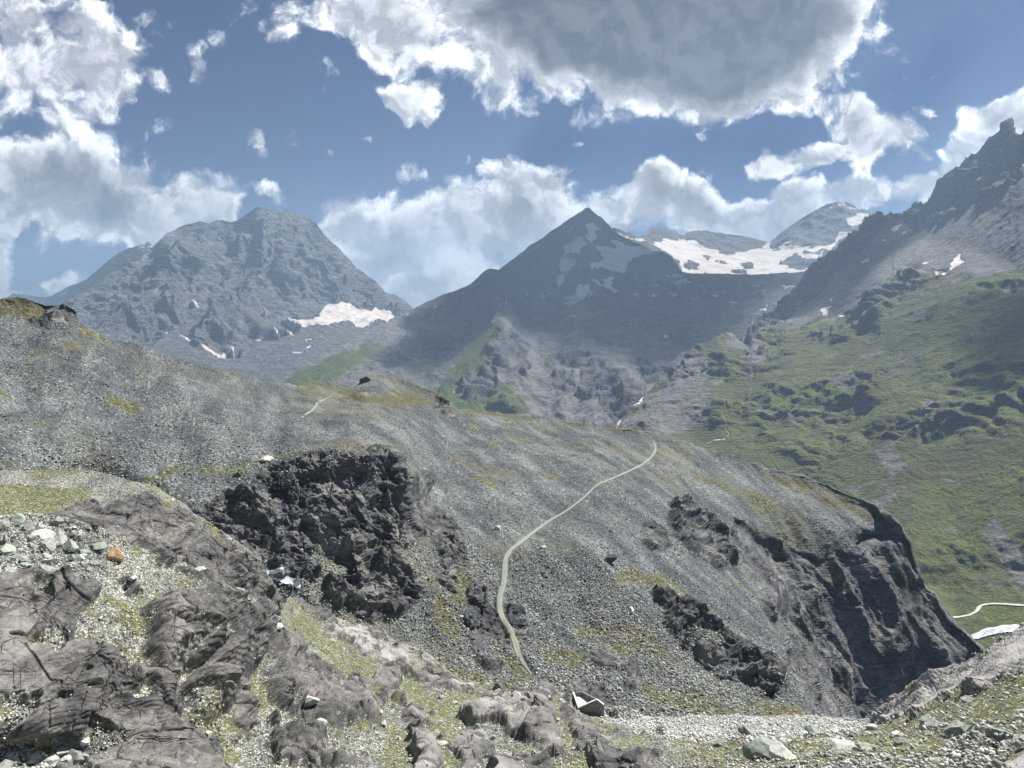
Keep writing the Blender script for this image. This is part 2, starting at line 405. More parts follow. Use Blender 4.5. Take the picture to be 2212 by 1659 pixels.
QUAL = 1.0
def flatness(p, name):
    '''Broken faces stay crisp; only the strongly drawn-out cells are shaded smooth.'''
    a = np.linalg.norm(p[:-1, :-1] - p[1:, :-1], axis=-1); b = np.linalg.norm(p[:-1, :-1] - p[:-1, 1:], axis=-1)
    st = np.maximum(a, b) / (np.minimum(a, b) + 1e-6); st = blur(np.minimum(st, 8), 2)
    return (st > (2.3 if name == 'near_ground' else 3.0)).reshape(-1)
SPC = None
def fit(size, k=None):
    '''Detail of this size is only cut where the grid is fine enough to carry it.'''
    a = SPC if k is None else SPC[k]
    return np.clip(size / (4.0 * a + 1e-6), 0, 1)
def terrain(name, ctrl, top, bot, x0, x1, dx, ny, mask, disp, mat, back=None, jag=0.0, sm=3, crisp=None):
    t1 = time.time()
    xs = np.arange(x0, x1, dx * QUAL)
    top = np.array(top, float); bot = np.array(bot, float)
    Yt = np.interp(xs, top[:, 0], top[:, 1]); Yb = np.interp(xs, bot[:, 0], bot[:, 1])
    if jag:
        q = np.stack([xs / 22, xs * 0 + .5, xs * 0 + .5], -1); Yt = Yt - jag * (ridged(q, 5, 91) - .45) * 2
    n = int(ny / QUAL); t = np.linspace(0, 1, n)[:, None]
    X = np.repeat(xs[None], n, 0); Y = Yb[None] + t * (Yt - Yb)[None]
    ff = Field(ctrl, (x0 - 10, Y.min() - 20, x1 + 10, Y.max() + 20), sm=sm, crisp=crisp)
    r = ff(X, Y)
    p = P(X, Y, r)
    if back:                                             # the far side of the ridge
        rows = []
        base = p[-1]; rr = np.hypot(base[:, 0], base[:, 1])[:, None]; hd = base[:, :2] / rr
        for (d, z) in back:
            b = base.copy(); b[:, :2] = hd * (rr + d); b[:, 2] -= z; rows.append(b)
        p = np.concatenate([p, np.stack(rows)], 0)
        k = len(back); X = np.concatenate([X, np.repeat(X[-1:], k, 0)], 0); Y = np.concatenate([Y, np.repeat(Y[-1:], k, 0)], 0)
    nrm = grid_normals(p)
    nrm = np.stack([blur(nrm[..., i], 6) for i in range(3)], -1); nrm /= np.linalg.norm(nrm, axis=-1, keepdims=True) + 1e-9
    global SPC
    SPC = np.maximum(np.linalg.norm(np.gradient(p, axis=0), axis=-1), np.linalg.norm(np.gradient(p, axis=1), axis=-1)); SPC = blur(SPC, 4)    # spacing of the survey grid on the ground
    m = mask(X, Y, p, nrm)
    p, m = disp(p, nrm, m, X, Y)
    o = grid_mesh(name, p, {'mask': m}, mat)
    S_BACK[id(p)] = len(back) if back else 0
    print('terrain', name, p.shape, round(time.time() - t1, 1), 's', flush=True)
    return o, p, m, X, Y, ff

# ------------------------------------------------------------------ materials of the land
def new_mat(name):
    m = bpy.data.materials.new(name); m.use_nodes = True; nt = m.node_tree; nt.nodes.clear()
    q = NT(nt); out = q.n('ShaderNodeOutputMaterial'); b = q.n('ShaderNodeBsdfPrincipled')
    b.inputs['Roughness'].default_value = 0.9; b.inputs['Specular IOR Level'].default_value = 0.2
    nt.links.new(b.outputs[0], out.inputs[0]); return m, q, b
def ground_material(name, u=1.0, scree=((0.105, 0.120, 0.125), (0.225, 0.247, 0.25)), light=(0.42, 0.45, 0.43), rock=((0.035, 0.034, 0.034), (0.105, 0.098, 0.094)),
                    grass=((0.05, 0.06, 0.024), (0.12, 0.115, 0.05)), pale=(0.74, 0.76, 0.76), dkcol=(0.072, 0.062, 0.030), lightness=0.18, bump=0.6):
    """u = size in metres of the typical stone."""
    m, q, b = new_mat(name)
    geo = q.n('ShaderNodeNewGeometry'); pos = geo.outputs['Position']
    at = q.n('ShaderNodeAttribute', attribute_name='mask')
    sp = q.n('ShaderNodeSeparateColor', ins={0: at.outputs['Color']})
    rk, gr, pl, dk = sp.outputs[0], sp.outputs[1], sp.outputs[2], at.outputs['Alpha']
    wp = q.vmath('ADD', pos, q.vmath('SCALE', q.vmath('SUBTRACT', q.n('ShaderNodeTexNoise', ins={'Vector': pos, 'Scale': .35 / u, 'Detail': 3.0}).outputs['Color'], (.5, .5, .5)), s=1.1 * u))
    wr = q.n('ShaderNodeMapping', ins={'Vector': wp, 'Rotation': (R(20), R(12), R(35))}).outputs[0]
    ck = q.voro(q.vmath('MULTIPLY', wr, (.28, 1, .8)), .16 / u, 'DISTANCE_TO_EDGE'); ck2 = q.voro(q.vmath('MULTIPLY', wr, (1, .25, 1.2)), .5 / u, 'DISTANCE_TO_EDGE')
    cgate = q.ramp(q.noise(pos, .09 / u, 3, .6), .46, .60)
    crack = q.math('SUBTRACT', 1.0, q.math('MULTIPLY', cgate, q.math('SUBTRACT', 1.0, q.math('MULTIPLY', q.ramp(ck, 0.0, .03), q.ramp(ck2, -.12, .02)))))
    v1 = q.n('ShaderNodeTexVoronoi', ins={'Vector': pos, 'Scale': 1.0 / u}); c1 = q.n('ShaderNodeSeparateColor', ins={0: v1.outputs['Color']})
    v2 = q.n('ShaderNodeTexVoronoi', ins={'Vector': pos, 'Scale': 0.42 / u}); c2 = q.n('ShaderNodeSeparateColor', ins={0: v2.outputs['Color']})
    n1 = q.noise(pos, 0.035, 6, .6); n2 = q.noise(pos, 0.5 / u, 5, .65); n3 = q.noise(pos, 3.0 / u, 3, .6)
    # scree
    sc = q.mix(q.ramp(q.math('ADD', q.math('MULTIPLY', c1.outputs[0], .6), q.math('MULTIPLY', n1, .4)), .1, .9), scree[0], scree[1])
    sc = q.mix(q.ramp(c1.outputs[1], 1 - lightness, 1 - lightness + .06), sc, light)
    sc = q.mix(q.ramp(c2.outputs[1], 1 - lightness * .25, 1 - lightness * .25 + .02), sc, light)
    sc = q.mix(q.math('MULTIPLY', q.ramp(v1.outputs[0], .30, .62), .75), sc, tuple(a * .35 for a in scree[0]))
    def dot(v): return q.n('ShaderNodeVectorMath', operation='DOT_PRODUCT', ins={0: pos, 1: v}).outputs['Value']
    fl = q.n('ShaderNodeCombineXYZ', ins={0: q.math('MULTIPLY', dot((.93, .36, .2)), 1 / (16 * u)), 1: q.math('MULTIPLY', dot((.36, -.93, -.3)), 1 / (110 * u)), 2: 0.0}).outputs[0]
    sk = q.noise(fl, 1.0, 5, .62, .3)
    sc = q.mix(1.0, sc, q.mix(q.ramp(q.math('ADD', q.math('MULTIPLY', sk, .65), q.math('MULTIPLY', n1, .35)), .40, .62), (.58, .60, .62), (1.28, 1.27, 1.22)), 'MULTIPLY')
    sc = q.mix(q.math('MULTIPLY', q.ramp(q.noise(pos, .013, 6, .65), .50, .66), .55), sc, (0.15, 0.14, 0.085))
    # rock with strata and cracks
    st = q.vmath('MULTIPLY', wp, (.30, .30, .85)); s1 = q.noise(st, 1.0 / u * .9, 6, .7, .4)
    s2 = q.noise(pos, 0.09, 6, .65)
    ro = q.mix(q.ramp(q.math('ADD', q.math('MULTIPLY', s1, .55), q.math('MULTIPLY', s2, .45)), .34, .66), rock[0], rock[1])
    ro = q.mix(q.math('MULTIPLY', q.ramp(n2, .62, .70), .5), ro, (0.20, 0.195, 0.18))
    ro = q.mix(q.math('MULTIPLY', q.ramp(q.noise(pos, .22 / u, 4, .7), .60, .66), .5), ro, (0.23, 0.23, 0.22))
    bd = q.noise(q.vmath('ADD', q.vmath('MULTIPLY', pos, (.05, .05, .62)), q.vmath('MULTIPLY', wp, (.02, .02, .02))), 1 / u * .8, 4, .6, .25)
    ro = q.mix(1.0, ro, q.mix(q.ramp(bd, .38, .60), (.66, .67, .69), (1.14, 1.13, 1.11)), 'MULTIPLY')
    ro = q.mix(1.0, ro, q.mix(q.ramp(q.noise(pos, .05, 5, .6), .38, .62), (.60, .61, .63), (1.28, 1.26, 1.22)), 'MULTIPLY')
    ro = q.mix(crack, tuple(c * .55 for c in rock[0]), ro)
    # grass
    gg = q.mix(q.ramp(q.noise(pos, .3 / u, 6, .7), .35, .65), grass[0], grass[1])
    gg = q.mix(q.ramp(q.noise(pos, .05 / u, 4, .6), .5, .68), gg, (0.105, 0.086, 0.040))
    gg = q.mix(q.math('MULTIPLY', q.ramp(c1.outputs[2], .86, .92), .8), gg, tuple(a * .8 for a in light))
    # combine with ragged borders
    rag = q.math('MULTIPLY', q.math('SUBTRACT', q.noise(pos, .30 / u, 7, .78), .5), 2.0)
    rkm = q.ramp(q.math('ADD', rk, rag), .40, .60); grm = q.ramp(q.math('ADD', gr, rag), .36, .74)
    col = q.mix(rkm, sc, ro); col = q.mix(grm, col, gg)
    col = q.mix(q.ramp(q.math('ADD', pl, q.math('MULTIPLY', rag, .5)), .35, .65), col, q.mix(q.ramp(v1.outputs[0], .62, .25), tuple(a * .16 for a in pale), q.mix(c1.outputs[0], tuple(a * .45 for a in pale), pale)))
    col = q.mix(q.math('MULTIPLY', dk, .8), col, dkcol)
    q.put(b.inputs['Base Color'], col)
    h = q.math('ADD', q.math('MULTIPLY', q.math('SUBTRACT', 1, v1.outputs[0]), .5), q.math('MULTIPLY', n3, .35))
    h = q.math('MULTIPLY', q.math('ADD', h, q.math('MULTIPLY', n2, .5)), q.math('SUBTRACT', 1.0, q.math('MULTIPLY', rkm, .85)))
    h = q.math('ADD', h, q.math('MULTIPLY', n2, .3))
    h = q.math('ADD', h, q.math('MULTIPLY', bd, q.math('MULTIPLY', rkm, .9)))
    h = q.math('ADD', h, q.math('MULTIPLY', q.math('ADD', s1, q.math('MULTIPLY', crack, 1.1)), q.math('MULTIPLY', rkm, 1.0)))
    bp = q.n('ShaderNodeBump', ins={'Strength': bump, 'Distance': u * 0.6, 'Height': h})
    q.put(b.inputs['Normal'], bp.outputs[0])
    return m

def mountain_material(name, u=30.0, ragk=.42, rock=((0.05, 0.05, 0.054), (0.15, 0.148, 0.15)), grass=((0.045, 0.07, 0.018), (0.10, 0.125, 0.03)), snow=(0.80, 0.77, 0.74), dark=(0.05, 0.052, 0.06), bump=.6):
    """R rock slabs (else debris), G grass, B snow, A dirt or bare brown ground."""
    m, q, b = new_mat(name)
    geo = q.n('ShaderNodeNewGeometry'); pos = geo.outputs['Position']
    at = q.n('ShaderNodeAttribute', attribute_name='mask')
    sp = q.n('ShaderNodeSeparateColor', ins={0: at.outputs['Color']})
    rk, gr, pl, dk = sp.outputs[0], sp.outputs[1], sp.outputs[2], at.outputs['Alpha']
    a1 = q.noise(pos, 1 / u, 7, .62); a2 = q.noise(q.vmath('MULTIPLY', pos, (.35, .35, 1.6)), 1.6 / u, 6, .65, .8); a3 = q.noise(pos, 5 / u, 4, .65)
    deb = q.mix(q.ramp(a1, .36, .66), (0.115, 0.112, 0.112), (0.20, 0.195, 0.19))
    ro = q.mix(q.ramp(q.math('ADD', q.math('MULTIPLY', a2, .6), q.math('MULTIPLY', a3, .4)), .36, .64), rock[0], rock[1])
    gg = q.mix(q.ramp(q.math('ADD', q.math('MULTIPLY', a1, .5), q.math('MULTIPLY', a3, .5)), .38, .62), grass[0], grass[1]); gg = q.mix(q.ramp(q.noise(pos, .13 / u, 5, .6), .42, .64), gg, (0.085, 0.088, 0.040))
    rag = q.math('MULTIPLY', q.math('SUBTRACT', q.noise(pos, 3 / u, 6, .72), .5), 1.3)
    col = q.mix(q.ramp(q.math('ADD', rk, rag), .4, .6), deb, ro)
    col = q.mix(q.ramp(q.math('ADD', gr, rag), .38, .64), col, gg)
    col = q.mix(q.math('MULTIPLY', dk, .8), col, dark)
    sn = q.mix(q.ramp(q.noise(pos, .8 / u, 5, .6), .4, .7), snow, tuple(c * f for c, f in zip(snow, (.78, .72, .68))))
    col = q.mix(q.ramp(q.math('ADD', pl, q.math('MULTIPLY', rag, ragk)), .42, .56), col, sn)
    q.put(b.inputs['Base Color'], col)
    h = q.math('ADD', q.math('MULTIPLY', a2, .6), q.math('ADD', q.math('MULTIPLY', a3, .5), a1))
    h = q.math('MULTIPLY', h, q.math('SUBTRACT', 1.0, q.math('MULTIPLY', pl, .9)))
    bp = q.n('ShaderNodeBump', ins={'Strength': bump, 'Distance': u * .9, 'Height': h})
    q.put(b.inputs['Normal'], bp.outputs[0])
    return m

def pack(rk, gr, pl, dk):
    z = np.zeros(np.broadcast(rk, gr, pl, dk).shape, np.float32)
    return np.clip(np.stack([z + rk, z + gr, z + pl, z + dk], -1), 0, 1)
def warp(X, Y, p, w, amp, seed=3):
    """Ragged outlines: shift sheet positions by noise that lives on the ground."""
    return X + amp * fbm(p / w, 4, seed), Y + amp * fbm(p / w + 50, 4, seed + 9)
def union(X, Y, polys, soft=10.0):
    m = np.zeros(X.shape, np.float32)
    for pg in polys:
        a = np.array(pg); x0, y0 = a.min(0) - 3 * soft; x1, y1 = a.max(0) + 3 * soft
        k = (X > x0) & (X < x1) & (Y > y0) & (Y < y1)
        if not k.any(): continue
        m[k] = np.maximum(m[k], ss(poly_sd(X[k], Y[k], pg), -soft, soft))
    return m
def strokes(X, Y, lines, soft=2.0):
    m = np.zeros(X.shape, np.float32)
    for ln, wd in lines:
        a = np.array(ln); x0, y0 = a.min(0) - 3 * wd - 10; x1, y1 = a.max(0) + 3 * wd + 10
        k = (X > x0) & (X < x1) & (Y > y0) & (Y < y1)
        if not k.any(): continue
        m[k] = np.maximum(m[k], 1 - ss(line_d(X[k], Y[k], ln), wd - soft, wd + soft))
    return m

# ================================================================== the slope across the gorge (scree, cliffs, track)
S_CTRL = [
    (-300, 640, 470), (0, 645, 475), (110, 650, 470), (165, 700, 455), (-300, 700, 455), (0, 700, 450), (60, 705, 448), (330, 755, 470), (440, 788, 490), (560, 822, 510), (640, 835, 530),
    (740, 850, 560), (800, 800, 640), (880, 840, 620), (985, 885, 560), (1000, 893, 555), (1120, 893, 590), (1250, 912, 590), (1415, 948, 560), (1480, 953, 570), (1550, 975, 575), (1650, 1010, 590),
    (1800, 1055, 600), (1900, 1105, 590), (1945, 1140, 570), (1985, 1250, 555), (2050, 1345, 545), (2120, 1405, 540), (2200, 1500, 535), (2480, 1560, 520),
    (0, 850, 350), (-300, 850, 350), (0, 1000, 272), (-300, 1000, 272), (200, 850, 362), (400, 850, 385), (200, 960, 292), (400, 1000, 282), (300, 930, 322), (600, 880, 430), (600, 950, 330), (560, 1005, 272),
    (430, 1080, 246), (-300, 1300, 230), (0, 1300, 232), (300, 1300, 228), (430, 1100, 240), (470, 1060, 250), (520, 1035, 258), (640, 985, 266), (780, 968, 272), (855, 985, 272), (886, 1035, 268),
    (500, 1180, 234), (580, 1240, 226), (640, 1270, 225), (690, 1290, 224), (640, 1150, 244), (760, 1100, 256), (880, 1110, 262), (893, 1175, 258), (820, 1185, 252), (740, 1190, 246), (700, 1215, 236),
    (760, 1182, 238), (860, 1192, 242), (905, 1240, 240), (915, 1275, 236), (700, 1300, 222), (800, 1350, 220), (850, 1348, 221), (780, 1260, 229), (860, 1290, 232),
    (740, 1350, 214), (830, 1400, 206), (1000, 1500, 180), (1120, 1530, 168),
    (915, 1060, 330), (900, 980, 365), (800, 940, 350), (950, 1000, 385), (1000, 1100, 318), (950, 1150, 282), (1080, 1180, 272), (1100, 1190, 268), (930, 1220, 254), (950, 1300, 234), (1000, 1400, 210),
    (1080, 1460, 196), (1090, 1250, 252), (1080, 1300, 238), (1110, 1370, 220), (1150, 1440, 200), (1200, 1500, 182),
    (900, 920, 430), (1100, 950, 470), (1200, 1000, 440), (1200, 1120, 325), (1300, 1030, 400), (1400, 970, 530), (1300, 1200, 282), (1300, 1300, 248), (1300, 1400, 218), (1250, 1480, 192), (1300, 1550, 174),
    (1400, 1060, 410), (1400, 1150, 335), (1400, 1240, 288), (1340, 1240, 276), (1400, 1275, 268), (1500, 1308, 262), (1600, 1385, 248), (1685, 1450, 238),
    (1410, 1330, 246), (1500, 1420, 232), (1600, 1510, 218), (1685, 1535, 222), (1400, 1430, 218), (1500, 1500, 205), (1430, 1510, 190), (1600, 1560, 190), (1700, 1575, 190), (1500, 1560, 182),
    (1500, 1240, 312), (1600, 1330, 292), (1690, 1420, 262), (1740, 1500, 242), (1778, 1562, 228),
    (1500, 1075, 455), (1560, 1200, 380), (1640, 1340, 310),
    (1600, 1050, 520), (1700, 1100, 525), (1820, 1130, 545), (1640, 1150, 488), (1700, 1250, 482), (1800, 1250, 510), (1900, 1250, 530),
    (1690, 1340, 452), (1760, 1440, 452), (1840, 1560, 462), (1850, 1400, 492), (1900, 1480, 492), (2000, 1400, 518), (2060, 1520, 515), (1970, 1330, 532), (1800, 1640, 455), (2300, 1640, 500),
    (1600, 1650, 175), (1300, 1650, 160), (1000, 1650, 165), (600, 1650, 200), (0, 1650, 220), (-300, 1650, 220),
]
S_TOP = [(-300, 650), (0, 652), (50, 645), (105, 650), (140, 658), (162, 670), (168, 694), (215, 722), (330, 755), (440, 785), (560, 822), (640, 836), (690, 822), (715, 812), (745, 826), (768, 830), (795, 812), (812, 807),
         (850, 815), (900, 832), (950, 852), (975, 868), (990, 888), (1010, 888), (1060, 893), (1130, 895), (1200, 905), (1250, 912), (1290, 925), (1330, 925), (1370, 930), (1400, 940), (1425, 950), (1480, 955), (1550, 975), (1600, 988),
         (1650, 1010), (1690, 1018), (1750, 1035), (1800, 1050), (1870, 1082), (1920, 1105), (1945, 1132), (1962, 1170), (1972, 1210), (1985, 1250), (2000, 1272), (2018, 1283), (2030, 1310), (2070, 1355), (2100, 1385), (2122, 1405), (2150, 1440), (2200, 1500), (2480, 1570)]
S_BOT = [(-300, 1330), (0, 1330), (560, 1400), (620, 1420), (830, 1450), (1000, 1530), (1120, 1570), (1230, 1610), (1330, 1630), (1600, 1630), (2480, 1650)]
CLIFF_A = [(425, 1100), (470, 1062), (520, 1040), (580, 1010), (640, 988), (700, 975), (780, 966), (860, 983), (888, 1040), (890, 1110), (896, 1172), (850, 1185), (760, 1178), (705, 1215), (690, 1285), (640, 1275), (590, 1240), (520, 1190)]
CLIFF_B = [(690, 1230), (715, 1195), (780, 1182), (860, 1190), (900, 1235), (918, 1280), (860, 1347), (800, 1352), (720, 1310)]
CLIFF_C = [(888, 1070), (930, 1095), (985, 1130), (1010, 1170), (1020, 1225), (985, 1240), (940, 1170), (900, 1140)]
CLIFF_D = [(940, 1215), (985, 1225), (1000, 1250), (985, 1300), (960, 1270)]
CLIFF_E = [(1020, 1260), (1060, 1290), (1100, 1340), (1110, 1400), (1120, 1450), (1075, 1470), (1030, 1430), (1010, 1380), (1000, 1320)]
CLIFF_F = [(1398, 1270), (1440, 1275), (1500, 1305), (1560, 1345), (1620, 1390), (1690, 1450), (1688, 1500), (1680, 1535), (1640, 1520), (1560, 1475), (1500, 1420), (1450, 1380), (1420, 1320)]
CLIFF_G = [(1440, 1085), (1500, 1075), (1545, 1110), (1580, 1170), (1590, 1240), (1540, 1235), (1480, 1190), (1440, 1150)]
CLIFF_H = [(1575, 1110), (1640, 1150), (1700, 1180), (1760, 1200), (1830, 1190), (1880, 1150), (1945, 1132), (1990, 1250), (2060, 1345), (2160, 1450), (2200, 1660), (1800, 1660), (1760, 1500), (1700, 1440), (1690, 1360), (1640, 1290), (1600, 1200)]
CLIFF_I = [(50, 700), (70, 675), (120, 668), (160, 665), (170, 695), (120, 705)]
CLIFF_J = [(915, 865), (950, 855), (985, 880), (985, 893), (930, 888)]
CLIFF_K = [(1390, 1120), (1430, 1150), (1440, 1190), (1410, 1180)]
CLIFF_L = [(860, 1345), (915, 1290), (935, 1330), (960, 1390), (1000, 1440), (1050, 1470), (1040, 1490), (960, 1450), (900, 1400), (850, 1380)]
S_ROCK = [CLIFF_A, CLIFF_B, CLIFF_C, CLIFF_D, CLIFF_E, CLIFF_F, CLIFF_G, CLIFF_H, CLIFF_I, CLIFF_J, CLIFF_K,
          [(1100, 1300), (1140, 1310), (1150, 1360), (1130, 1395), (1105, 1370)], [(1240, 1420), (1300, 1405), (1370, 1430), (1380, 1500), (1330, 1500), (1290, 1450)],
          [(1210, 1490), (1290, 1480), (1330, 1530), (1330, 1580), (1290, 1560), (1240, 1530)]]
S_GRASS = [[(-300, 640), (165, 640), (160, 668), (60, 680), (-300, 700)], [(690, 826), (800, 850), (900, 850), (980, 885), (900, 880), (780, 862), (640, 840)], [(850, 812), (960, 850), (975, 868), (900, 845)],
           [(1000, 885), (1150, 892), (1330, 922), (1430, 948), (1330, 935), (1180, 905), (1000, 900)], [(1000, 1215), (1040, 1290), (1000, 1330), (960, 1290), (985, 1240)],
           [(930, 1290), (990, 1340), (1000, 1400), (950, 1390), (920, 1340)], [(600, 980), (780, 960), (640, 990), (540, 1010), (420, 1020), (330, 1045), (420, 1080), (300, 1050), (330, 1025)],
           [(230, 865), (320, 865), (300, 900), (240, 890)], [(1020, 1270), (1060, 1330), (1110, 1400), (1130, 1440), (1160, 1490), (1110, 1470), (1060, 1400)], [(1150, 1380), (1250, 1410), (1260, 1450), (1180, 1440)],
           [(1300, 1270), (1360, 1230), (1440, 1250), (1500, 1290), (1400, 1265)], [(1620, 1010), (1700, 1025), (1850, 1080), (1940, 1130), (1800, 1080), (1690, 1045)], [(1380, 1480), (1500, 1500), (1700, 1580), (1550, 1550), (1400, 1530)],
           [(1600, 1060), (1660, 1070), (1690, 1110), (1640, 1110)]]
def s_mask(X, Y, p, n):
    Xw, Yw = warp(X, Y, p, 28.0, 17)
    rk = union(Xw, Yw, S_ROCK, 8)
    rk = np.clip(rk - .8 * ss(fbm(p / 11, 5, 24), .18, .45) * ss(n[..., 2], .25, .5) * (rk > .1), 0, 1)
    kn = fbm(p / 16, 5, 26); rk = np.maximum(rk, 0)
    steep = ss(1 - np.abs(n[..., 2]), .42, .62)
    rk = np.maximum(rk, steep * .8)
    gr = union(Xw, Yw, S_GRASS, 10) * .95
    f = fbm(p / 34.0, 5, 21)
    low = ss(Y, 1180, 1400) * (1 - ss(X, 1750, 1800))                       # greener towards the stream
    gr = np.maximum(gr, np.clip(low * (.18 + .9 * f) + .9 * ss(f, .45, .8), 0, .8)) * (1 - .8 * rk)
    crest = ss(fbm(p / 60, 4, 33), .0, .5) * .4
    brown = np.maximum(union(Xw, Yw, [S_GRASS[0], S_GRASS[1], S_GRASS[2], S_GRASS[3], S_GRASS[11]], 8) * .7, crest * ss(950 - Y, 0, 150) * .5)  # brown turf; on the right ridge the colour also stands in for cloud shade
    pl = .4 * strokes(Xw, Yw, [([(880, 1000), (930, 1050), (1000, 1120), (1080, 1185)], 9), ([(1560, 1330), (1640, 1400), (1700, 1470), (1770, 1555)], 9)], 8)
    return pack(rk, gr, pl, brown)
def s_disp(p, n, m, X, Y):
    rk = m[..., 0]; sc = np.clip(1 - rk, 0, 1)
    sz = np.clip(np.linalg.norm(p, axis=-1) / 300.0, .6, 2.0)
    edge = ss(blur(rk, 10), 0.15, 0.85)
    d = 1.6 * fbm(p / 45, 3, 2) + .5 * fbm(p / 9, 3, 3) * sc
    # gullies run down the scree
    q = np.stack([p[..., 0] * .8 + p[..., 1] * .35, p[..., 2] * .25, p[..., 1] * .12], -1)
    aq = np.stack([p[..., 0] * .93 + p[..., 1] * .36 + 5 * fbm(p / 60, 3, 14), (p[..., 0] * .36 - p[..., 1] * .93) / 5, 0 * p[..., 0]], -1)
    d = d - sc * (2.2 * (ridged(aq / 30, 2, 12) - .4) + .7 * fbm(aq / 13, 2, 13))
    # stones
    c1, c2, cv = cells(p / (1.9 * sz[..., None]), 5)
    d = d + sc * (cv > .5) * (1 - ss(c1, .1, .6)) * .45 * sz * fit(2)
    big = rk > .03
    pr = p[big]; w = pr + .9 * np.stack([fbm(pr / 16, 2, 61), fbm(pr / 16, 2, 62), fbm(pr / 16, 2, 63)], -1)
    lean = np.stack([w[:, 0] + .35 * w[:, 2], w[:, 1], w[:, 2] * .55], -1)
    A, eA = facets(lean / 17, 40); B, eB = facets(lean / 7.5, 41); C, eC = facets(lean / 3.0, 43); E, eE = facets(pr / 1.6, 45)
    butt = ridged(np.stack([w[:, 0] / 24, w[:, 1] / 30, w[:, 2] / 75], -1), 4, 47) - .45
    far_ = np.clip((np.linalg.norm(pr, axis=-1) - 300) / 200, 0, 1)
    rd = (4.2 + .8 * far_) * A * fit(17, big) + (2.2 - 1.0 * far_) * B * fit(7.5, big) + (1.5 - 1.1 * far_) * C * fit(3.2, big) + .6 * E * fit(1.6, big) - .9 * (1 - ss(eA, 0, .07)) * fit(8, big) - .5 * (1 - ss(eB, 0, .07)) * fit(5, big) + (2 + 13 * far_) * butt * fit(24, big) + far_ * .9 * perlin(np.stack([w[:, 0] / 60, w[:, 1] / 60, (w[:, 2] + .2 * w[:, 0]) / 3.2], -1), 48)
    face = ss(poly_sd(X[big], Y[big], CLIFF_H), -15, 25)                      # the tall face over the gorge: long vertical ribs, thin beds
    vr = ridged(np.stack([pr[:, 0] / 30 + .2 * fbm(pr / 50, 2, 49), pr[:, 1] / 60, pr[:, 2] / 190], -1), 3, 50) - .45
    bed = perlin(np.stack([pr[:, 0] / 45, pr[:, 1] / 45, (pr[:, 2] + .15 * pr[:, 0]) / 2.6], -1), 51)
    Fa, _e = facets(np.stack([pr[:, 0] / 16, pr[:, 1] / 16, pr[:, 2] / 34], -1), 52)
    rd = rd * (1 - face) + face * (8 * vr * fit(15, big) + 2.2 * Fa * fit(9, big) + .5 * bed * fit(1.0, big) + .8 * fbm(pr / 6, 3, 53) * fit(4, big))
    rd = rd * np.where(union(X[big], Y[big], [CLIFF_A, CLIFF_B, CLIFF_F, CLIFF_G, CLIFF_H], 8) > .4, 1.0, .55)
    dd = np.zeros_like(d); dd[big] = rd
    d = d + dd * edge + 1.2 * edge
    # the track is benched into the slope
    tk = 1 - ss(line_d(X, Y, TRACK), 3, 11); d = d * (1 - .85 * tk)
    crest_keep = 1.0
    return p + n * (d * crest_keep)[..., None], m
TRACK = [(1412, 955), (1417, 965), (1415, 978), (1405, 990), (1385, 1005), (1350, 1022), (1310, 1040), (1285, 1052), (1265, 1072), (1235, 1095), (1210, 1112), (1180, 1130), (1150, 1152), (1125, 1172), (1103, 1188), (1092, 1205), (1090, 1235), (1088, 1262), (1080, 1285), (1078, 1310),
         (1085, 1335), (1100, 1355), (1112, 1385), (1120, 1415), (1135, 1440), (1150, 1462)]
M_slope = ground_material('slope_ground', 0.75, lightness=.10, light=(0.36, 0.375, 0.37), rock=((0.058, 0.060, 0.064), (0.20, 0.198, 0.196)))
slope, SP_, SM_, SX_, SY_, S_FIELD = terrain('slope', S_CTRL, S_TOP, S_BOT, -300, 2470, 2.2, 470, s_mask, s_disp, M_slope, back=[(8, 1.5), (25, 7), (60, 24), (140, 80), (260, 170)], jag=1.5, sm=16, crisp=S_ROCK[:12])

# ================================================================== dome of bare rock with its grassy top, left
D_CTRL = [(-300, 1018, 250), (0, 1015, 252), (180, 1012, 252), (330, 1045, 234), (400, 1085, 226), (440, 1115, 221), (500, 1160, 213), (560, 1215, 208), (600, 1300, 199), (0, 1110, 188), (100, 1112, 190), (200, 1080, 206), (330, 1068, 219),
          (400, 1120, 210), (440, 1180, 200), (100, 1180, 172), (200, 1180, 176), (300, 1240, 170), (400, 1270, 172), (500, 1270, 182), (560, 1310, 188), (-300, 1110, 182), (-300, 1250, 150), (0, 1250, 152), (300, 1330, 155), (600, 1420, 185), (0, 1060, 215), (-300, 1060, 215), (200, 1045, 228), (300, 1500, 150)]
D_TOP = [(-300, 1020), (0, 1017), (90, 1015), (180, 1012), (260, 1030), (330, 1050), (380, 1078), (425, 1110), (470, 1140), (505, 1165), (545, 1195), (572, 1235), (592, 1272), (600, 1300), (660, 1380)]
D_BOT = [(-300, 1180), (0, 1180), (120, 1170), (250, 1210), (400, 1270), (600, 1380), (660, 1450)]
D_GRASS = [[(-300, 1030), (80, 1050), (200, 1060), (180, 1085), (100, 1108), (-300, 1120)], [(60, 1018), (180, 1012), (140, 1032), (70, 1036)], [(425, 1112), (470, 1140), (480, 1175), (450, 1150)], [(330, 1060), (400, 1095), (360, 1085)], [(-300, 1085), (110, 1090), (100, 1125), (-300, 1150)]]
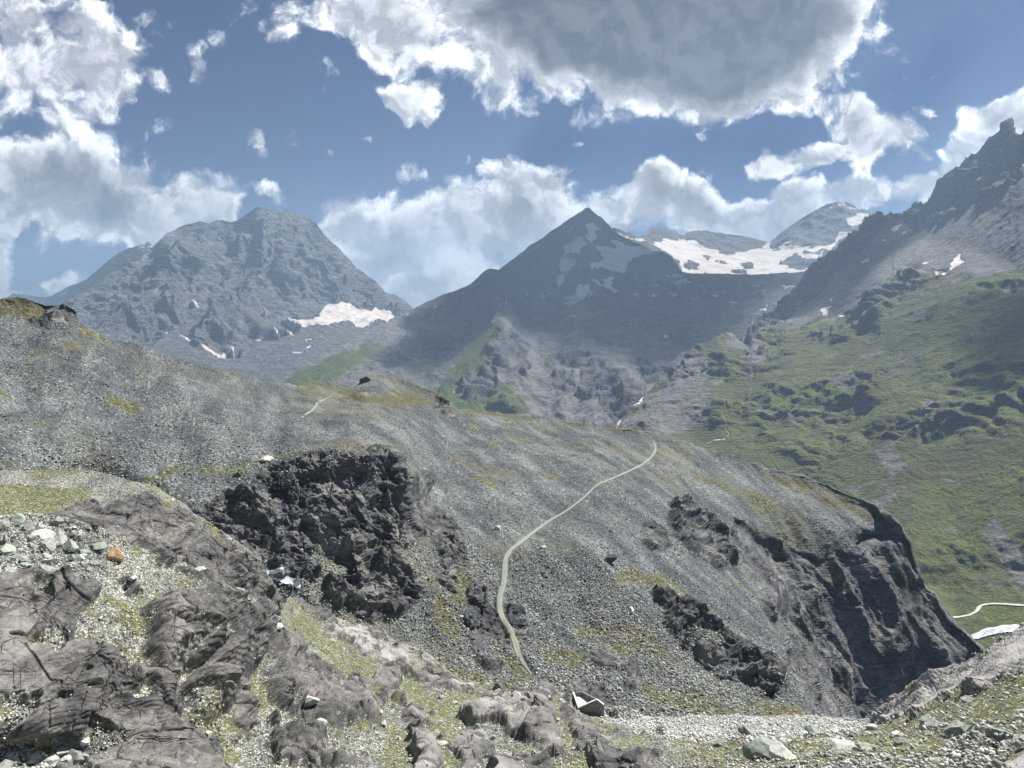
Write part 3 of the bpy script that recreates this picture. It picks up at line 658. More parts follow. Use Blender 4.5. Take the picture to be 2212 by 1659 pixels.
def d_mask(X, Y, p, n):
    Xw, Yw = warp(X, Y, p, 14.0, 9, 5)
    gr = union(Xw, Yw, D_GRASS, 8)
    rk = union(Xw, Yw, [[(95, 1112), (170, 1085), (250, 1075), (330, 1066), (420, 1110), (540, 1195), (600, 1280), (640, 1450), (300, 1300), (100, 1160)]], 8)
    f = fbm(p / 9, 5, 22); gr = np.maximum(gr, .75 * ss(f, .35, .7) * .8)
    return pack(rk, gr * (1 - .3 * rk), 0, 0)
def slab_disp(p, amp=1.0, seed=0):
    """Glacier-worn slabs: broad rounded backs cut by joints, with a few broken faces."""
    w = p + .8 * np.stack([fbm(p / 9, 2, 71 + seed), fbm(p / 9, 2, 72 + seed), fbm(p / 9, 2, 73 + seed)], -1)
    A, eA = facets(np.stack([w[..., 0] / 8, w[..., 1] / 9, (w[..., 2] + .3 * w[..., 0]) / 6.0], -1), 75 + seed)
    B, eB = facets(np.stack([w[..., 0] / 3.2, w[..., 1] / 3.4, w[..., 2] / 2.4], -1), 76 + seed)
    C, eC = facets(w / 1.1, 77 + seed)
    br = ss(fbm(p / 10, 3, 79 + seed), .0, .35)
    hs = (w[..., 2] * 1.0 + .28 * w[..., 0] + 2.2 * fbm(p / 13, 3, 69 + seed)) / 3.1; fr = hs - np.floor(hs); led = (ss(fr, .0, .30) - fr) * .8 * ss(fbm(p / 9, 3, 68 + seed), -.3, .1)
    return amp * (led * fit(4.0) + 1.2 * fbm(p / 11, 3, 78 + seed) + 1.5 * A * (.6 + .6 * br) * fit(8) + .6 * B * (.3 + br) * fit(4) + .24 * C * br * fit(1.4) - .5 * (1 - ss(eA, 0, .045)) * fit(2.5) - .22 * (1 - ss(eB, 0, .06)) * (.3 + br) * fit(1.5) + .10 * fbm(p / 1.3, 3, 70 + seed))
def d_disp(p, n, m, X, Y):
    rk = ss(blur(m[..., 0], 10), .2, .8); d = .5 * fbm(p / 14, 3, 4)
    sd_ = slab_disp(p, .9, 3)
    c1, c2, cv = cells(p / 1.0, 8)
    stones = (cv > .7) * (1 - ss(c1, .1, .55)) * .35
    right = ss(X, 420, 520)                                                  # the broken right flank
    rough = right * 2.2 * (ridged(p / 6, 4, 18) - .45)
    return p + n * (d + rk * (sd_ + rough) + (1 - rk) * stones)[..., None], m
M_near = ground_material('near_ground', 0.30, lightness=.32, dkcol=(0.40, 0.385, 0.365), rock=((0.068, 0.066, 0.065), (0.205, 0.198, 0.190)), scree=((0.14, 0.14, 0.125), (0.32, 0.32, 0.28)), light=(0.52, 0.53, 0.48), grass=((0.062, 0.076, 0.026), (0.155, 0.158, 0.066)), bump=.6)
_do, DP_, DM_, DX_, DY_, D_FIELD = terrain('rock_dome', D_CTRL, D_TOP, D_BOT, -300, 660, 1.8, 210, d_mask, d_disp, M_near, back=[(4, 1), (12, 5), (30, 20)], jag=.8, sm=8)

# ================================================================== the near ground at the camera's feet
N_CTRL = [(-300, 1659, 92), (0, 1659, 88), (190, 1650, 86), (400, 1659, 88), (700, 1659, 90), (1000, 1659, 92), (1200, 1659, 92), (1400, 1659, 84), (1640, 1659, 60), (1900, 1659, 48), (2212, 1659, 37), (2500, 1659, 30),
          (-300, 2100, 42), (0, 2100, 42), (600, 2100, 42), (1200, 2100, 38), (1800, 2100, 24), (2500, 2100, 15), (2212, 1600, 44), (2000, 1600, 66), (1850, 1600, 92), (1700, 1620, 88), (1550, 1610, 120), (1400, 1610, 125), (1300, 1640, 100),
          (-300, 1450, 98), (0, 1450, 96), (0, 1560, 90), (200, 1440, 100), (300, 1560, 93), (400, 1400, 112), (450, 1500, 104), (600, 1500, 120), (400, 1600, 92), (600, 1590, 104), (800, 1560, 122), (830, 1490, 150), (200, 1290, 113), (0, 1290, 110), (100, 1350, 108), (300, 1310, 118),
          (60, 1112, 140), (-300, 1090, 132), (0, 1115, 138), (200, 1160, 138), (310, 1192, 145), (480, 1258, 152), (600, 1320, 165), (500, 1350, 138), (650, 1400, 166), (700, 1345, 200), (640, 1290, 216), (720, 1450, 158),
          (830, 1375, 207), (900, 1420, 196), (1000, 1480, 183), (1120, 1520, 165), (1240, 1550, 160), (1330, 1560, 168), (900, 1500, 156), (950, 1590, 118), (1100, 1590, 122), (1200, 1600, 118), (1180, 1480, 172),
          (1600, 1556, 182), (1750, 1556, 195), (1870, 1554, 190), (1890, 1548, 158), (1960, 1492, 140), (2050, 1445, 128), (2130, 1402, 120), (2212, 1372, 112), (2500, 1290, 95), (2100, 1500, 96), (2000, 1540, 104), (2212, 1500, 72), (2500, 1450, 60), (1900, 1580, 118), (1450, 1580, 150)]
N_TOP = [(-300, 1095), (0, 1114), (60, 1110), (120, 1118), (200, 1150), (310, 1190), (400, 1226), (480, 1258), (560, 1292), (605, 1318), (625, 1290), (700, 1335), (760, 1350), (830, 1372), (900, 1415), (1000, 1470), (1110, 1498), (1150, 1480), (1200, 1490), (1250, 1545), (1330, 1550),
         (1500, 1548), (1750, 1552), (1865, 1555), (1885, 1548), (1915, 1528), (1960, 1492), (2000, 1468), (2050, 1448), (2100, 1418), (2140, 1396), (2212, 1370), (2500, 1290)]
N_BOT = [(-300, 1880), (2500, 1880)]
N_ROCK = [
    [(0, 1265), (110, 1262), (190, 1262), (215, 1275), (190, 1300), (160, 1345), (150, 1430), (60, 1420), (-300, 1420), (-300, 1260)],
    [(345, 1300), (440, 1300), (470, 1330), (465, 1370), (440, 1400), (460, 1430), (420, 1450), (330, 1470), (300, 1420), (310, 1350), (300, 1330)],
    [(455, 1400), (500, 1395), (555, 1400), (560, 1440), (520, 1470), (440, 1470), (410, 1480)],
    [(395, 1475), (470, 1485), (500, 1500), (498, 1525), (450, 1565), (410, 1560), (380, 1510)],
    [(60, 1400), (170, 1420), (250, 1460), (330, 1480), (390, 1560), (470, 1610), (490, 1700), (200, 1640), (120, 1610), (0, 1600), (-300, 1600), (-300, 1440)],
    [(230, 1470), (330, 1490), (390, 1560), (480, 1620), (500, 1800), (200, 1800), (190, 1560)],
    [(590, 1430), (680, 1450), (760, 1500), (820, 1540), (830, 1570), (790, 1600), (700, 1590), (620, 1560), (560, 1500)],
    [(480, 1290), (560, 1320), (620, 1390), (660, 1430), (600, 1420), (540, 1370), (470, 1330)], [(330, 1190), (420, 1225), (560, 1300), (600, 1330), (560, 1330), (440, 1270), (340, 1225)],
    [(580, 1590), (640, 1570), (700, 1600), (690, 1650), (610, 1650), (570, 1620)], [(990, 1540), (1050, 1510), (1110, 1505), (1180, 1500), (1190, 1560), (1215, 1610), (1180, 1620), (1120, 1600), (1020, 1575)],
    [(1215, 1490), (1240, 1540), (1260, 1580), (1300, 1610), (1340, 1650), (1300, 1665), (1250, 1620), (1220, 1560)], [(860, 1520), (900, 1540), (930, 1600), (960, 1660), (900, 1700), (880, 1600)],
    [(970, 1610), (1030, 1600), (1080, 1630), (1000, 1650)], [(700, 1345), (760, 1352), (840, 1390), (900, 1440), (820, 1420), (740, 1390), (690, 1370)], [(600, 1260), (640, 1275), (740, 1345), (700, 1345), (640, 1300)],
    [(1885, 1555), (1960, 1500), (2050, 1455), (2150, 1400), (2300, 1350), (2500, 1290), (2500, 1350), (2212, 1450), (2100, 1495), (2000, 1535), (1920, 1562)], [(2090, 1480), (2130, 1470), (2140, 1500), (2100, 1510)],
    [(2150, 1620), (2300, 1560), (2500, 1560), (2500, 1700), (2200, 1700)], [(1060, 1650), (1150, 1640), (1200, 1680), (1060, 1700)], [(920, 1430), (980, 1470), (1040, 1500), (960, 1500), (900, 1460)]]
N_DARK = [1, 2, 3, 4]
N_GRASS = [[(600, 1285), (650, 1300), (700, 1360), (760, 1420), (850, 1430), (900, 1450), (960, 1510), (860, 1520), (740, 1440), (660, 1390)], [(400, 1570), (430, 1540), (500, 1460), (560, 1450), (640, 1520), (560, 1540), (470, 1590), (430, 1640), (400, 1620)],
           [(440, 1650), (420, 1590), (480, 1560), (520, 1640)], [(820, 1550), (880, 1560), (890, 1660), (830, 1700)], [(700, 1440), (960, 1500), (1000, 1600), (900, 1700), (1200, 1700), (1000, 1640)], [(960, 1490), (1120, 1500), (980, 1560), (900, 1540)],
           [(1190, 1500), (1220, 1520), (1240, 1640), (1200, 1620)], [(1900, 1570), (2060, 1500), (2212, 1460), (2500, 1400), (2500, 1500), (2100, 1570), (1800, 1620)], [(1500, 1590), (2000, 1590), (2100, 1640), (1800, 1670), (1500, 1680)], [(2100, 1640), (2200, 1610), (2230, 1620), (2120, 1680)],
           [(0, 1400), (100, 1380), (160, 1400), (280, 1400), (240, 1440), (120, 1430), (0, 1440)], [(120, 1120), (240, 1150), (300, 1180), (200, 1170)], [(1260, 1600), (1400, 1590), (1420, 1700), (1340, 1700)]]
N_RIVER = [[(1290, 1553), (1400, 1548), (1600, 1545), (1760, 1550), (1885, 1555), (1850, 1588), (1700, 1602), (1560, 1606), (1400, 1590)]]
def n_mask(X, Y, p, n):
    Xw, Yw = warp(X, Y, p, 9.0, 20, 7)
    rk = union(Xw, Yw, N_ROCK, 10)
    fr = fbm(p / 5.5, 5, 24); kn = fbm(p / 11, 5, 25)
    rk = np.clip(rk - .75 * ss(fr, .22, .5) * (rk > .2), 0, 1)                       # debris and turf lie on the rock
    rk = np.maximum(rk, ss(kn, .42, .58) * (X < 1450) * (1 - union(X, Y, [[(-300, 1090), (60, 1100), (200, 1150), (330, 1210), (300, 1260), (120, 1250), (-300, 1260)]], 14)))   # more bedrock shows through the debris
    gr = union(Xw, Yw, N_GRASS, 12) * .72
    f = fbm(p / 7, 6, 23); gr = np.maximum(gr, .30 + .8 * f) * (1 - .75 * rk)
    boul = union(Xw, Yw, [[(-300, 1105), (60, 1105), (200, 1150), (330, 1210), (300, 1260), (120, 1250), (0, 1255), (-300, 1260)]], 14)
    gr = np.maximum(gr, .6 * ss(fbm(p / 4.2, 4, 27), .2, .5)); gr = gr * (1 - .65 * boul) * (1 - .7 * rk)
    pl = union(Xw, Yw, N_RIVER, 5) * .62
    dk = rk * (.30 + .9 * fbm(p / 9, 3, 28)) * ss(X, 550, 1100); dk = np.maximum(dk, 1.0 * rk * union(Xw, Yw, [N_ROCK[16], N_ROCK[18], N_ROCK[14]], 8)); gr = np.maximum(gr, ss(X, 1350, 1500) * (.30 + .9 * fbm(p / 5, 4, 29)) * (1 - rk))
    return pack(rk, gr, pl, dk)
def n_disp(p, n, m, X, Y):
    rk = ss(blur(m[..., 0], 14), .2, .8)
    d = .9 * fbm(p / 16, 3, 5) + .28 * fbm(p / 3.4, 4, 6)
    s1 = slab_disp(p, .85, 0)
    # whale-back humps of the named outcrops
    hump = np.zeros(X.shape, np.float32)
    for i, h in ((1, 3.2), (2, 3.0), (3, 3.2), (4, 2.0), (6, 2.2), (9, 1.6), (10, 2.0), (11, 1.4), (12, .8), (13, .8), (0, 1.2), (7, 1.4), (17, .8)):
        a = np.array(N_ROCK[i]); k = (X > a[:, 0].min() - 20) & (X < a[:, 0].max() + 20) & (Y > a[:, 1].min() - 20) & (Y < a[:, 1].max() + 20)
        Xw, Yw = warp(X[k], Y[k], p[k], 6.0, 5, 11)
        s_ = poly_sd(Xw, Yw, N_ROCK[i]); hump[k] = np.maximum(hump[k], h * np.sqrt(ss(s_, -2, 34)))
    c1, c2, cv = cells(p / .85, 9); e1, e2, ev = cells(p / 2.1, 10)
    stones = (cv > .5) * (1 - ss(c1, .15, .6)) * .3 * fit(.85) + (ev > .8) * (1 - ss(e1, .1, .5)) * .7
    grass = ss(m[..., 1], .4, .8)
    hump = blur(hump, 5) * fit(6.0)
    near_k = np.clip(np.linalg.norm(p, axis=-1) / 115, .12, 1.1); calm = 1 - .9 * union(X, Y, [N_ROCK[16], N_ROCK[18]], 20)
    d = d * near_k; s1 = s1 * near_k * calm; hump = hump * near_k; stones = stones * np.clip(near_k * 1.4, 0, 1)
    return p + n * (d + rk * (s1 + 1.1 * near_k * calm) + hump + (1 - rk) * (1 - .75 * grass) * stones)[..., None], m
near, NP_, NM_, NX_, NY_, N_FIELD = terrain('near_ground', N_CTRL, N_TOP, N_BOT, -300, 2500, 1.7, 680, n_mask, n_disp, M_near, back=[(2, .6), (7, 3.5), (20, 16), (40, 40)], jag=.8, sm=8)

# ================================================================== far terrain
def remask(p, m, fn):
    n = grid_normals(p); return fn(n, m)

# ---- right-hand mountain, its green side and the valley floor
G_CTRL = [(1300, 960, 2300), (1340, 940, 2350), (1345, 915, 2500), (1370, 880, 2700), (1400, 845, 2900), (1480, 775, 3100), (1555, 731, 3250), (1618, 731, 3350), (1625, 699, 4300), (1682, 656, 4500), (1728, 602, 4700), (1808, 526, 4900), (1845, 496, 4950), (1895, 447, 5000),
          (1955, 454, 4800), (1992, 437, 4650), (2022, 389, 4500), (2095, 326, 4200), (2178, 266, 3950), (2212, 276, 3800), (2500, 200, 3500), (1640, 724, 3350), (1640, 704, 4100), (1720, 712, 3200), (1720, 690, 3800), (1790, 700, 3120), (1800, 680, 3450),
          (1850, 640, 3400), (1900, 610, 3300), (1920, 520, 4250), (1860, 560, 4100), (1980, 560, 3500), (1970, 640, 3050), (2050, 590, 3050), (2100, 590, 2900), (2212, 590, 2750), (2500, 600, 2500), (2000, 520, 3850), (2100, 450, 3700), (2212, 385, 3400), (2212, 480, 3080), (2100, 540, 3250), (2500, 350, 3000),
          (2050, 420, 4300), (2150, 340, 4050), (2212, 345, 3800), (1700, 655, 4200), (1780, 600, 4200), (1800, 640, 3700), (1760, 660, 3800), (1960, 500, 4250), (1900, 480, 4700),
          (1450, 850, 2650), (1400, 900, 2450), (1500, 950, 2300), (1600, 965, 2180), (1670, 990, 2060), (1800, 1050, 1830), (1900, 1100, 1660), (1980, 1220, 1430), (2050, 1300, 1330), (2150, 1290, 1330), (2212, 1290, 1320), (2212, 1370, 1200), (2100, 1400, 1170), (2212, 1450, 1080), (2500, 1300, 1300), (2500, 1450, 1080), (2100, 1500, 1040),
          (1520, 800, 2850), (1600, 790, 2880), (1600, 870, 2500), (1700, 850, 2480), (1800, 850, 2380), (1900, 850, 2250), (2000, 850, 2150), (2212, 850, 1950), (2212, 1000, 1700), (2212, 1150, 1500), (2000, 1000, 1800), (2100, 1200, 1450), (2500, 850, 1800), (2500, 1100, 1450), (2000, 720, 2550), (2212, 720, 2300), (1900, 740, 2700),
          (1800, 760, 2850), (1700, 770, 2880), (1550, 900, 2380), (1400, 1010, 2000), (1650, 1080, 1850), (1950, 1200, 1450), (1900, 950, 1980), (1800, 950, 2100), (1300, 1100, 1900)]
G_TOP = [(1270, 990), (1320, 945), (1345, 915), (1370, 880), (1400, 845), (1440, 808), (1480, 770), (1515, 750), (1555, 731), (1575, 732), (1598, 737), (1618, 729), (1625, 699), (1650, 680), (1682, 656), (1728, 602), (1762, 569), (1808, 526), (1845, 496), (1875, 462), (1895, 448), (1925, 449), (1930, 455), (1955, 454), (1992, 437), (2008, 419), (2022, 389),
         (2052, 366), (2068, 357), (2095, 326), (2125, 306), (2152, 282), (2178, 266), (2185, 279), (2195, 284), (2212, 276), (2260, 250), (2300, 230), (2500, 200)]
G_BOT = [(1270, 1010), (1400, 1010), (1650, 1080), (1950, 1210), (2040, 1400), (2100, 1500), (2500, 1500)]
G_UP = [(1625, 699), (1700, 700), (1790, 690), (1850, 655), (1900, 615), (1960, 575), (2000, 590), (2060, 578), (2120, 590), (2212, 588), (2500, 590), (2500, 100), (1600, 100)]
G_CLIFF = [(1890, 440), (1960, 445), (2000, 425), (2100, 320), (2178, 255), (2500, 180), (2500, 330), (2212, 385), (2150, 420), (2100, 440), (2060, 470), (2000, 490), (1975, 505), (1940, 480), (1900, 500), (1830, 560), (1790, 620), (1700, 690), (1640, 715), (1615, 740), (1610, 690), (1690, 640), (1800, 530)]
G_SNOW = [[(2050, 580), (2062, 560), (2072, 548), (2078, 547), (2076, 557), (2084, 565), (2070, 575), (2052, 581)], [(2018, 590), (2030, 586), (2048, 585), (2040, 592), (2022, 593)], [(1993, 570), (2008, 563), (2016, 558), (2012, 566), (2000, 569)], [(1924, 494), (1935, 488), (1948, 484), (1940, 496), (1930, 500)],
          [(1906, 518), (1914, 517), (1914, 521), (1907, 522)], [(1860, 566), (1868, 561), (1881, 558), (1876, 564), (1866, 567)], [(1771, 667), (1785, 662), (1798, 660), (1788, 670), (1790, 683), (1780, 680)], [(1795, 645), (1799, 640), (1798, 650), (1794, 650)], [(1812, 683), (1824, 678), (1825, 682), (1816, 686)], [(2158, 325), (2168, 306), (2172, 305), (2164, 324), (2159, 330)], [(2205, 372), (2215, 370), (2230, 378), (2212, 380)], [(1636, 668), (1655, 665), (1662, 660), (1655, 668)], [(1950, 503), (1955, 497), (1957, 503), (1951, 508)]]
G_DEBRIS = [[(1345, 925), (1400, 850), (1480, 778), (1530, 760), (1520, 830), (1530, 900), (1480, 930), (1400, 945)], [(1560, 735), (1640, 728), (1650, 750), (1620, 790), (1600, 760)], [(1900, 980), (1940, 960), (1965, 1010), (1930, 1030)], [(1780, 830), (1850, 800), (1840, 840)], [(2120, 1160), (2200, 1250), (2212, 1200), (2140, 1120)], [(1980, 900), (1990, 860), (2030, 880)], [(1895, 640), (1920, 600), (1930, 620), (1905, 680)]]
def g_mask(X, Y, p, n):
    Xw, Yw = warp(X, Y, p, 160.0, 16, 31)
    up = union(Xw, Yw, [G_UP], 12); cl = union(Xw, Yw, [G_CLIFF], 7); db = union(Xw, Yw, G_DEBRIS, 10)
    green = (1 - up) * (1 - .85 * db)
    green = np.maximum(green, .6 * union(Xw, Yw, [[(1800, 700), (1880, 640), (1950, 570), (2000, 560), (1960, 640), (1900, 680)]], 14))
    green = green * (.92 + .5 * fbm(p / 120, 4, 36)) * (1 - .5 * ss(ridged(np.stack([p[..., 0] / 260, p[..., 1] / 700, p[..., 2] / 900], -1), 4, 38), .62, .8))
    Xs, Ys = warp(X, Y, p, 40.0, 3.0, 32); sn = union(Xs, Ys, G_SNOW, 1.6)
    X = X + 5 * fbm(p / 60, 3, 37); fl = strokes(X, Y, [([(1675, 990), (1668, 985), (1672, 980), (1660, 995), (1684, 1018)], 0.7), ([(1640, 1000), (1663, 1015)], 1.0), ([(1330, 920), (1345, 905), (1358, 888), (1372, 878), (1388, 860)], 2.6), ([(1530, 957), (1540, 950), (1565, 948)], 1.6),
                          ([(1565, 948), (1572, 935), (1565, 905), (1566, 880), (1575, 860)], 1.3), ([(1648, 780), (1655, 760), (1660, 740)], 1.3)], 1.0)
    return pack(np.maximum(cl, 0), green, np.maximum(sn, fl * .55), 0)
def g_disp(p, n, m, X, Y):
    cl = ss(m[..., 0], .1, .8); sc = np.clip(np.linalg.norm(p, axis=-1) / 2600, .5, 1.6)
    up = union(X, Y, [G_UP], 18)
    sn = m[..., 2]
    flat = ss(Y, 1240, 1300) * ss(X, 1950, 2030)                                # valley floor
    flat = np.maximum(flat, 1 - ss(line_d(X, Y, [(1460, 935), (1550, 958), (1640, 985), (1700, 1010)]), 12, 45))
    k = (1 - up) * (1 - flat) * (.25 + .95 * ss(fbm(p / 330, 3, 80), -.30, .30))
    w = p + 30 * np.stack([fbm(p / 110, 2, 81), fbm(p / 110, 2, 82), fbm(p / 110, 2, 83)], -1)
    # knolls and ledges: steps in height, broken up by noise
    big = fbm(w / 170, 4, 84) * 24 + 9 * facets(w / 95, 97)[0] + 3.5 * facets(w / 38, 98)[0]
    d = n * ((big - 8 * (ridged(w / 60, 4, 85) - .45)) * k)[..., None]
    p2 = p + d * sc[..., None]
    h = p2[..., 2] + 26 * fbm(p2 / 130, 3, 86) + .16 * p2[..., 0]
    step = 34.0
    fr = h / step - np.floor(h / step); terr = (ss(fr, .0, .42) - fr) * step * .62
    h2 = h * 1.0 + 9 * fbm(p2 / 50, 2, 88); fr2 = h2 / 13 - np.floor(h2 / 13); terr2 = (ss(fr2, 0, .45) - fr2) * 13 * .5
    led = ss(fbm(p2 / 140, 3, 87), -.22, .18) * (1 - ss(Y, 1080, 1240))
    p2[..., 2] += (terr * .6 + terr2 * .35) * led * k
    # upper mountain: ribs down the face and broken cliffs
    q = np.stack([p2[..., 0] * .9 + p2[..., 1] * .4, p2[..., 1] * .25, p2[..., 2] * .42], -1); q = q + 40 * np.stack([fbm(p2 / 160, 2, 91)] * 3, -1)
    rib = ridged(q / 190, 5, 92) - .45
    f1, e1 = facets(p2 / 75, 93); f2, e2 = facets(p2 / 26, 94)
    dd = cl * (62 * rib + 26 * f1 + 11 * f2) + (1 - cl) * up * (1 - sn) * (6 * rib + 2.2 * fbm(p2 / 18, 3, 95))
    dd = dd + (1 - up) * (1 - flat) * (1.3 * fbm(p2 / 9, 3, 96) + .0)
    p2 = p2 + n * dd[..., None]
    nn = grid_normals(p2); steep = 1 - np.abs(nn[..., 2])
    rk = np.maximum(m[..., 0], (1 - up) * ss(steep, .36, .54))
    gr = m[..., 1] * (1 - .95 * ss(steep, .34, .52))
    m = pack(rk, gr, m[..., 2], m[..., 3])
    return p2, m
M_green = mountain_material('green_mountain', 26.0, grass=((0.055, 0.078, 0.026), (0.135, 0.15, 0.052)))
mt_r, GP_, GM_, GX_, GY_, G_FIELD = terrain('mountain_side', G_CTRL, G_TOP, G_BOT, 1270, 2500, 2.0, 620, g_mask, g_disp, M_green, back=[(60, 10), (200, 120), (500, 500)], jag=3.0)

# ---- central pyramid, its spurs and the bowl under the glacier
C_CTRL = [(1270, 447, 6500), (1170, 514, 6500), (1059, 576, 6500), (954, 636, 6450), (904, 662, 6300), (804, 706, 5600), (737, 745, 5000), (600, 822, 4300), (560, 900, 3800), (740, 850, 3700), (900, 880, 3300), (1000, 900, 3100), (1200, 930, 2900), (1340, 930, 2600), (1000, 1000, 2800), (1340, 1000, 2400),
          (1085, 655, 4900), (1075, 700, 4450), (1060, 760, 4000), (1020, 840, 3500), (985, 880, 3250), (1000, 720, 4850), (960, 780, 4350), (920, 840, 3850), (900, 740, 4900), (850, 780, 4400), (750, 800, 4250),
          (1140, 700, 4850), (1160, 760, 4350), (1180, 830, 3600), (1240, 742, 4350), (1290, 742, 4300), (1230, 790, 3850), (1260, 850, 3350), (1330, 780, 3950), (1390, 860, 3150), (1400, 800, 3700), (1430, 830, 3400), (1440, 780, 3900), (1350, 900, 2800),
          (1270, 560, 5700), (1200, 640, 5200), (1350, 600, 5600), (1440, 560, 6200), (1474, 590, 6150), (1330, 500, 6500), (1390, 535, 6400), (1400, 700, 4700), (1500, 720, 4350), (1600, 700, 4600), (1600, 620, 5500), (1608, 594, 6100), (1700, 602, 6000), (1742, 586, 6350), (1650, 680, 4750), (1700, 650, 5150),
          (1550, 740, 4050), (1480, 775, 3700), (1800, 560, 6400), (1800, 700, 4800), (1290, 650, 5000), (1200, 570, 5900), (1100, 620, 5700)]
C_TOP = [(500, 880), (540, 860), (600, 822), (660, 790), (737, 745), (804, 707), (847, 692), (870, 682), (884, 674), (904, 662), (954, 636), (1014, 614), (1047, 582), (1059, 576), (1077, 581), (1114, 552), (1170, 514), (1220, 479), (1262, 450), (1270, 446), (1284, 457), (1304, 471), (1324, 492), (1337, 502), (1367, 519), (1390, 529), (1404, 541), (1434, 542), (1447, 551), (1464, 576), (1474, 588),
         (1542, 590), (1608, 593), (1658, 592), (1742, 584), (1770, 570), (1900, 560)]
C_BOT = [(500, 930), (900, 940), (1340, 1000), (1900, 900)]
def cs(l): return [(a / 3 + 737.3, b / 3 + 329.2) for a, b in l]
C_SNOW = [cs(l) for l in [
    [(1580, 460), (1640, 440), (1665, 470), (1692, 490), (1640, 500), (1672, 540), (1620, 580), (1580, 560), (1605, 515)], [(1440, 600), (1490, 585), (1560, 560), (1590, 585), (1550, 630), (1562, 655), (1440, 660)],
    [(1400, 690), (1440, 660), (1470, 690), (1540, 700), (1490, 730), (1480, 770), (1410, 765)], [(1650, 590), (1750, 600), (1785, 595), (1752, 545), (1820, 575), (1950, 610), (2060, 650), (1960, 655), (1900, 670), (1850, 730), (1840, 800), (1790, 790), (1700, 740), (1610, 740), (1620, 710), (1710, 680), (1690, 640)],
    [(1400, 790), (1450, 790), (1455, 830), (1400, 870)], [(1620, 800), (1640, 800), (1700, 850), (1690, 860), (1650, 830)], [(1710, 800), (1770, 800), (1750, 860), (1805, 920), (1760, 905), (1700, 850)], [(1540, 860), (1610, 840), (1612, 870), (1570, 950), (1530, 960), (1450, 940), (1510, 920)],
    [(1420, 950), (1540, 965), (1480, 985)], [(1235, 650), (1260, 620), (1298, 600), (1255, 640)], [(1050, 980), (1075, 950), (1105, 950), (1070, 972)], [(1004, 1014), (1025, 990), (1034, 994), (1022, 1010)], [(1190, 870), (1200, 875), (1220, 915), (1203, 908)], [(1295, 890), (1320, 915), (1300, 940), (1290, 920)],
    [(1320, 880), (1375, 915), (1350, 920)], [(1470, 515), (1520, 478), (1522, 482), (1480, 515)], [(1500, 410), (1560, 375), (1540, 400)], [(1520, 520), (1560, 550), (1580, 565), (1545, 550)], [(1490, 1045), (1530, 1065), (1510, 1068)], [(1820, 1125), (1870, 1150), (1840, 1140)], [(2085, 1180), (2155, 1190), (2100, 1195)], [(2060, 900), (2110, 920), (2080, 912)],
    [(2000, 920), (2060, 915), (2020, 945)], [(1870, 915), (1930, 910), (1930, 922)], [(2130, 780), (2200, 800), (2212, 815), (2150, 795)], [(2130, 830), (2212, 840), (2212, 850), (2140, 838)], [(550, 1000), (600, 990), (620, 972), (612, 998)], [(410, 1050), (440, 1035), (448, 1040), (430, 1058)], [(640, 980), (680, 958), (665, 975)], [(1600, 890), (1640, 880), (1610, 930)]]]
C_SNOW += [[(1475, 601), (1488, 606), (1480, 614)], [(1512, 608), (1540, 616), (1520, 612)], [(1514, 620), (1528, 622), (1525, 625)], [(1553, 620), (1568, 628), (1560, 626)], [(1636, 668), (1662, 662), (1655, 668), (1640, 669)], [(1682, 622), (1710, 614), (1724, 612), (1700, 620)], [(1490, 640), (1500, 641), (1496, 645)]]
C_GREEN = [[(560, 900), (600, 822), (740, 755), (800, 735), (840, 740), (760, 790), (700, 850), (700, 900)], [(1070, 690), (1085, 705), (1060, 760), (1010, 830), (960, 860), (930, 880), (950, 830), (985, 770), (1040, 715)], [(1180, 770), (1250, 735), (1260, 745), (1200, 780), (1180, 810)],
           [(940, 830), (1000, 850), (1130, 850), (1150, 880), (1060, 900), (960, 900)], [(800, 740), (980, 720), (1060, 670), (1080, 680), (940, 860), (880, 900), (700, 850)], [(1050, 830), (1110, 820), (1120, 860), (1060, 870)]]
C_GST = [.75, .95, .8, .7, .42, .7]
C_ROCK = [[(1070, 700), (1110, 720), (1150, 750), (1130, 790), (1080, 760)], [(1045, 735), (1090, 745), (1100, 790), (1075, 800), (1050, 770)], [(990, 830), (1050, 775), (1075, 800), (1070, 860), (1010, 870)], [(1190, 785), (1230, 755), (1275, 760), (1270, 790), (1230, 800)], [(1190, 810), (1235, 800), (1245, 840), (1210, 850), (1185, 830)],
          [(1250, 800), (1290, 770), (1350, 790), (1400, 850), (1370, 900), (1330, 910), (1290, 870), (1250, 850)], [(1120, 750), (1145, 780), (1140, 830), (1120, 800)], [(1010, 860), (1100, 850), (1140, 880), (1060, 890)], [(1370, 760), (1460, 790), (1430, 830), (1390, 820)]]
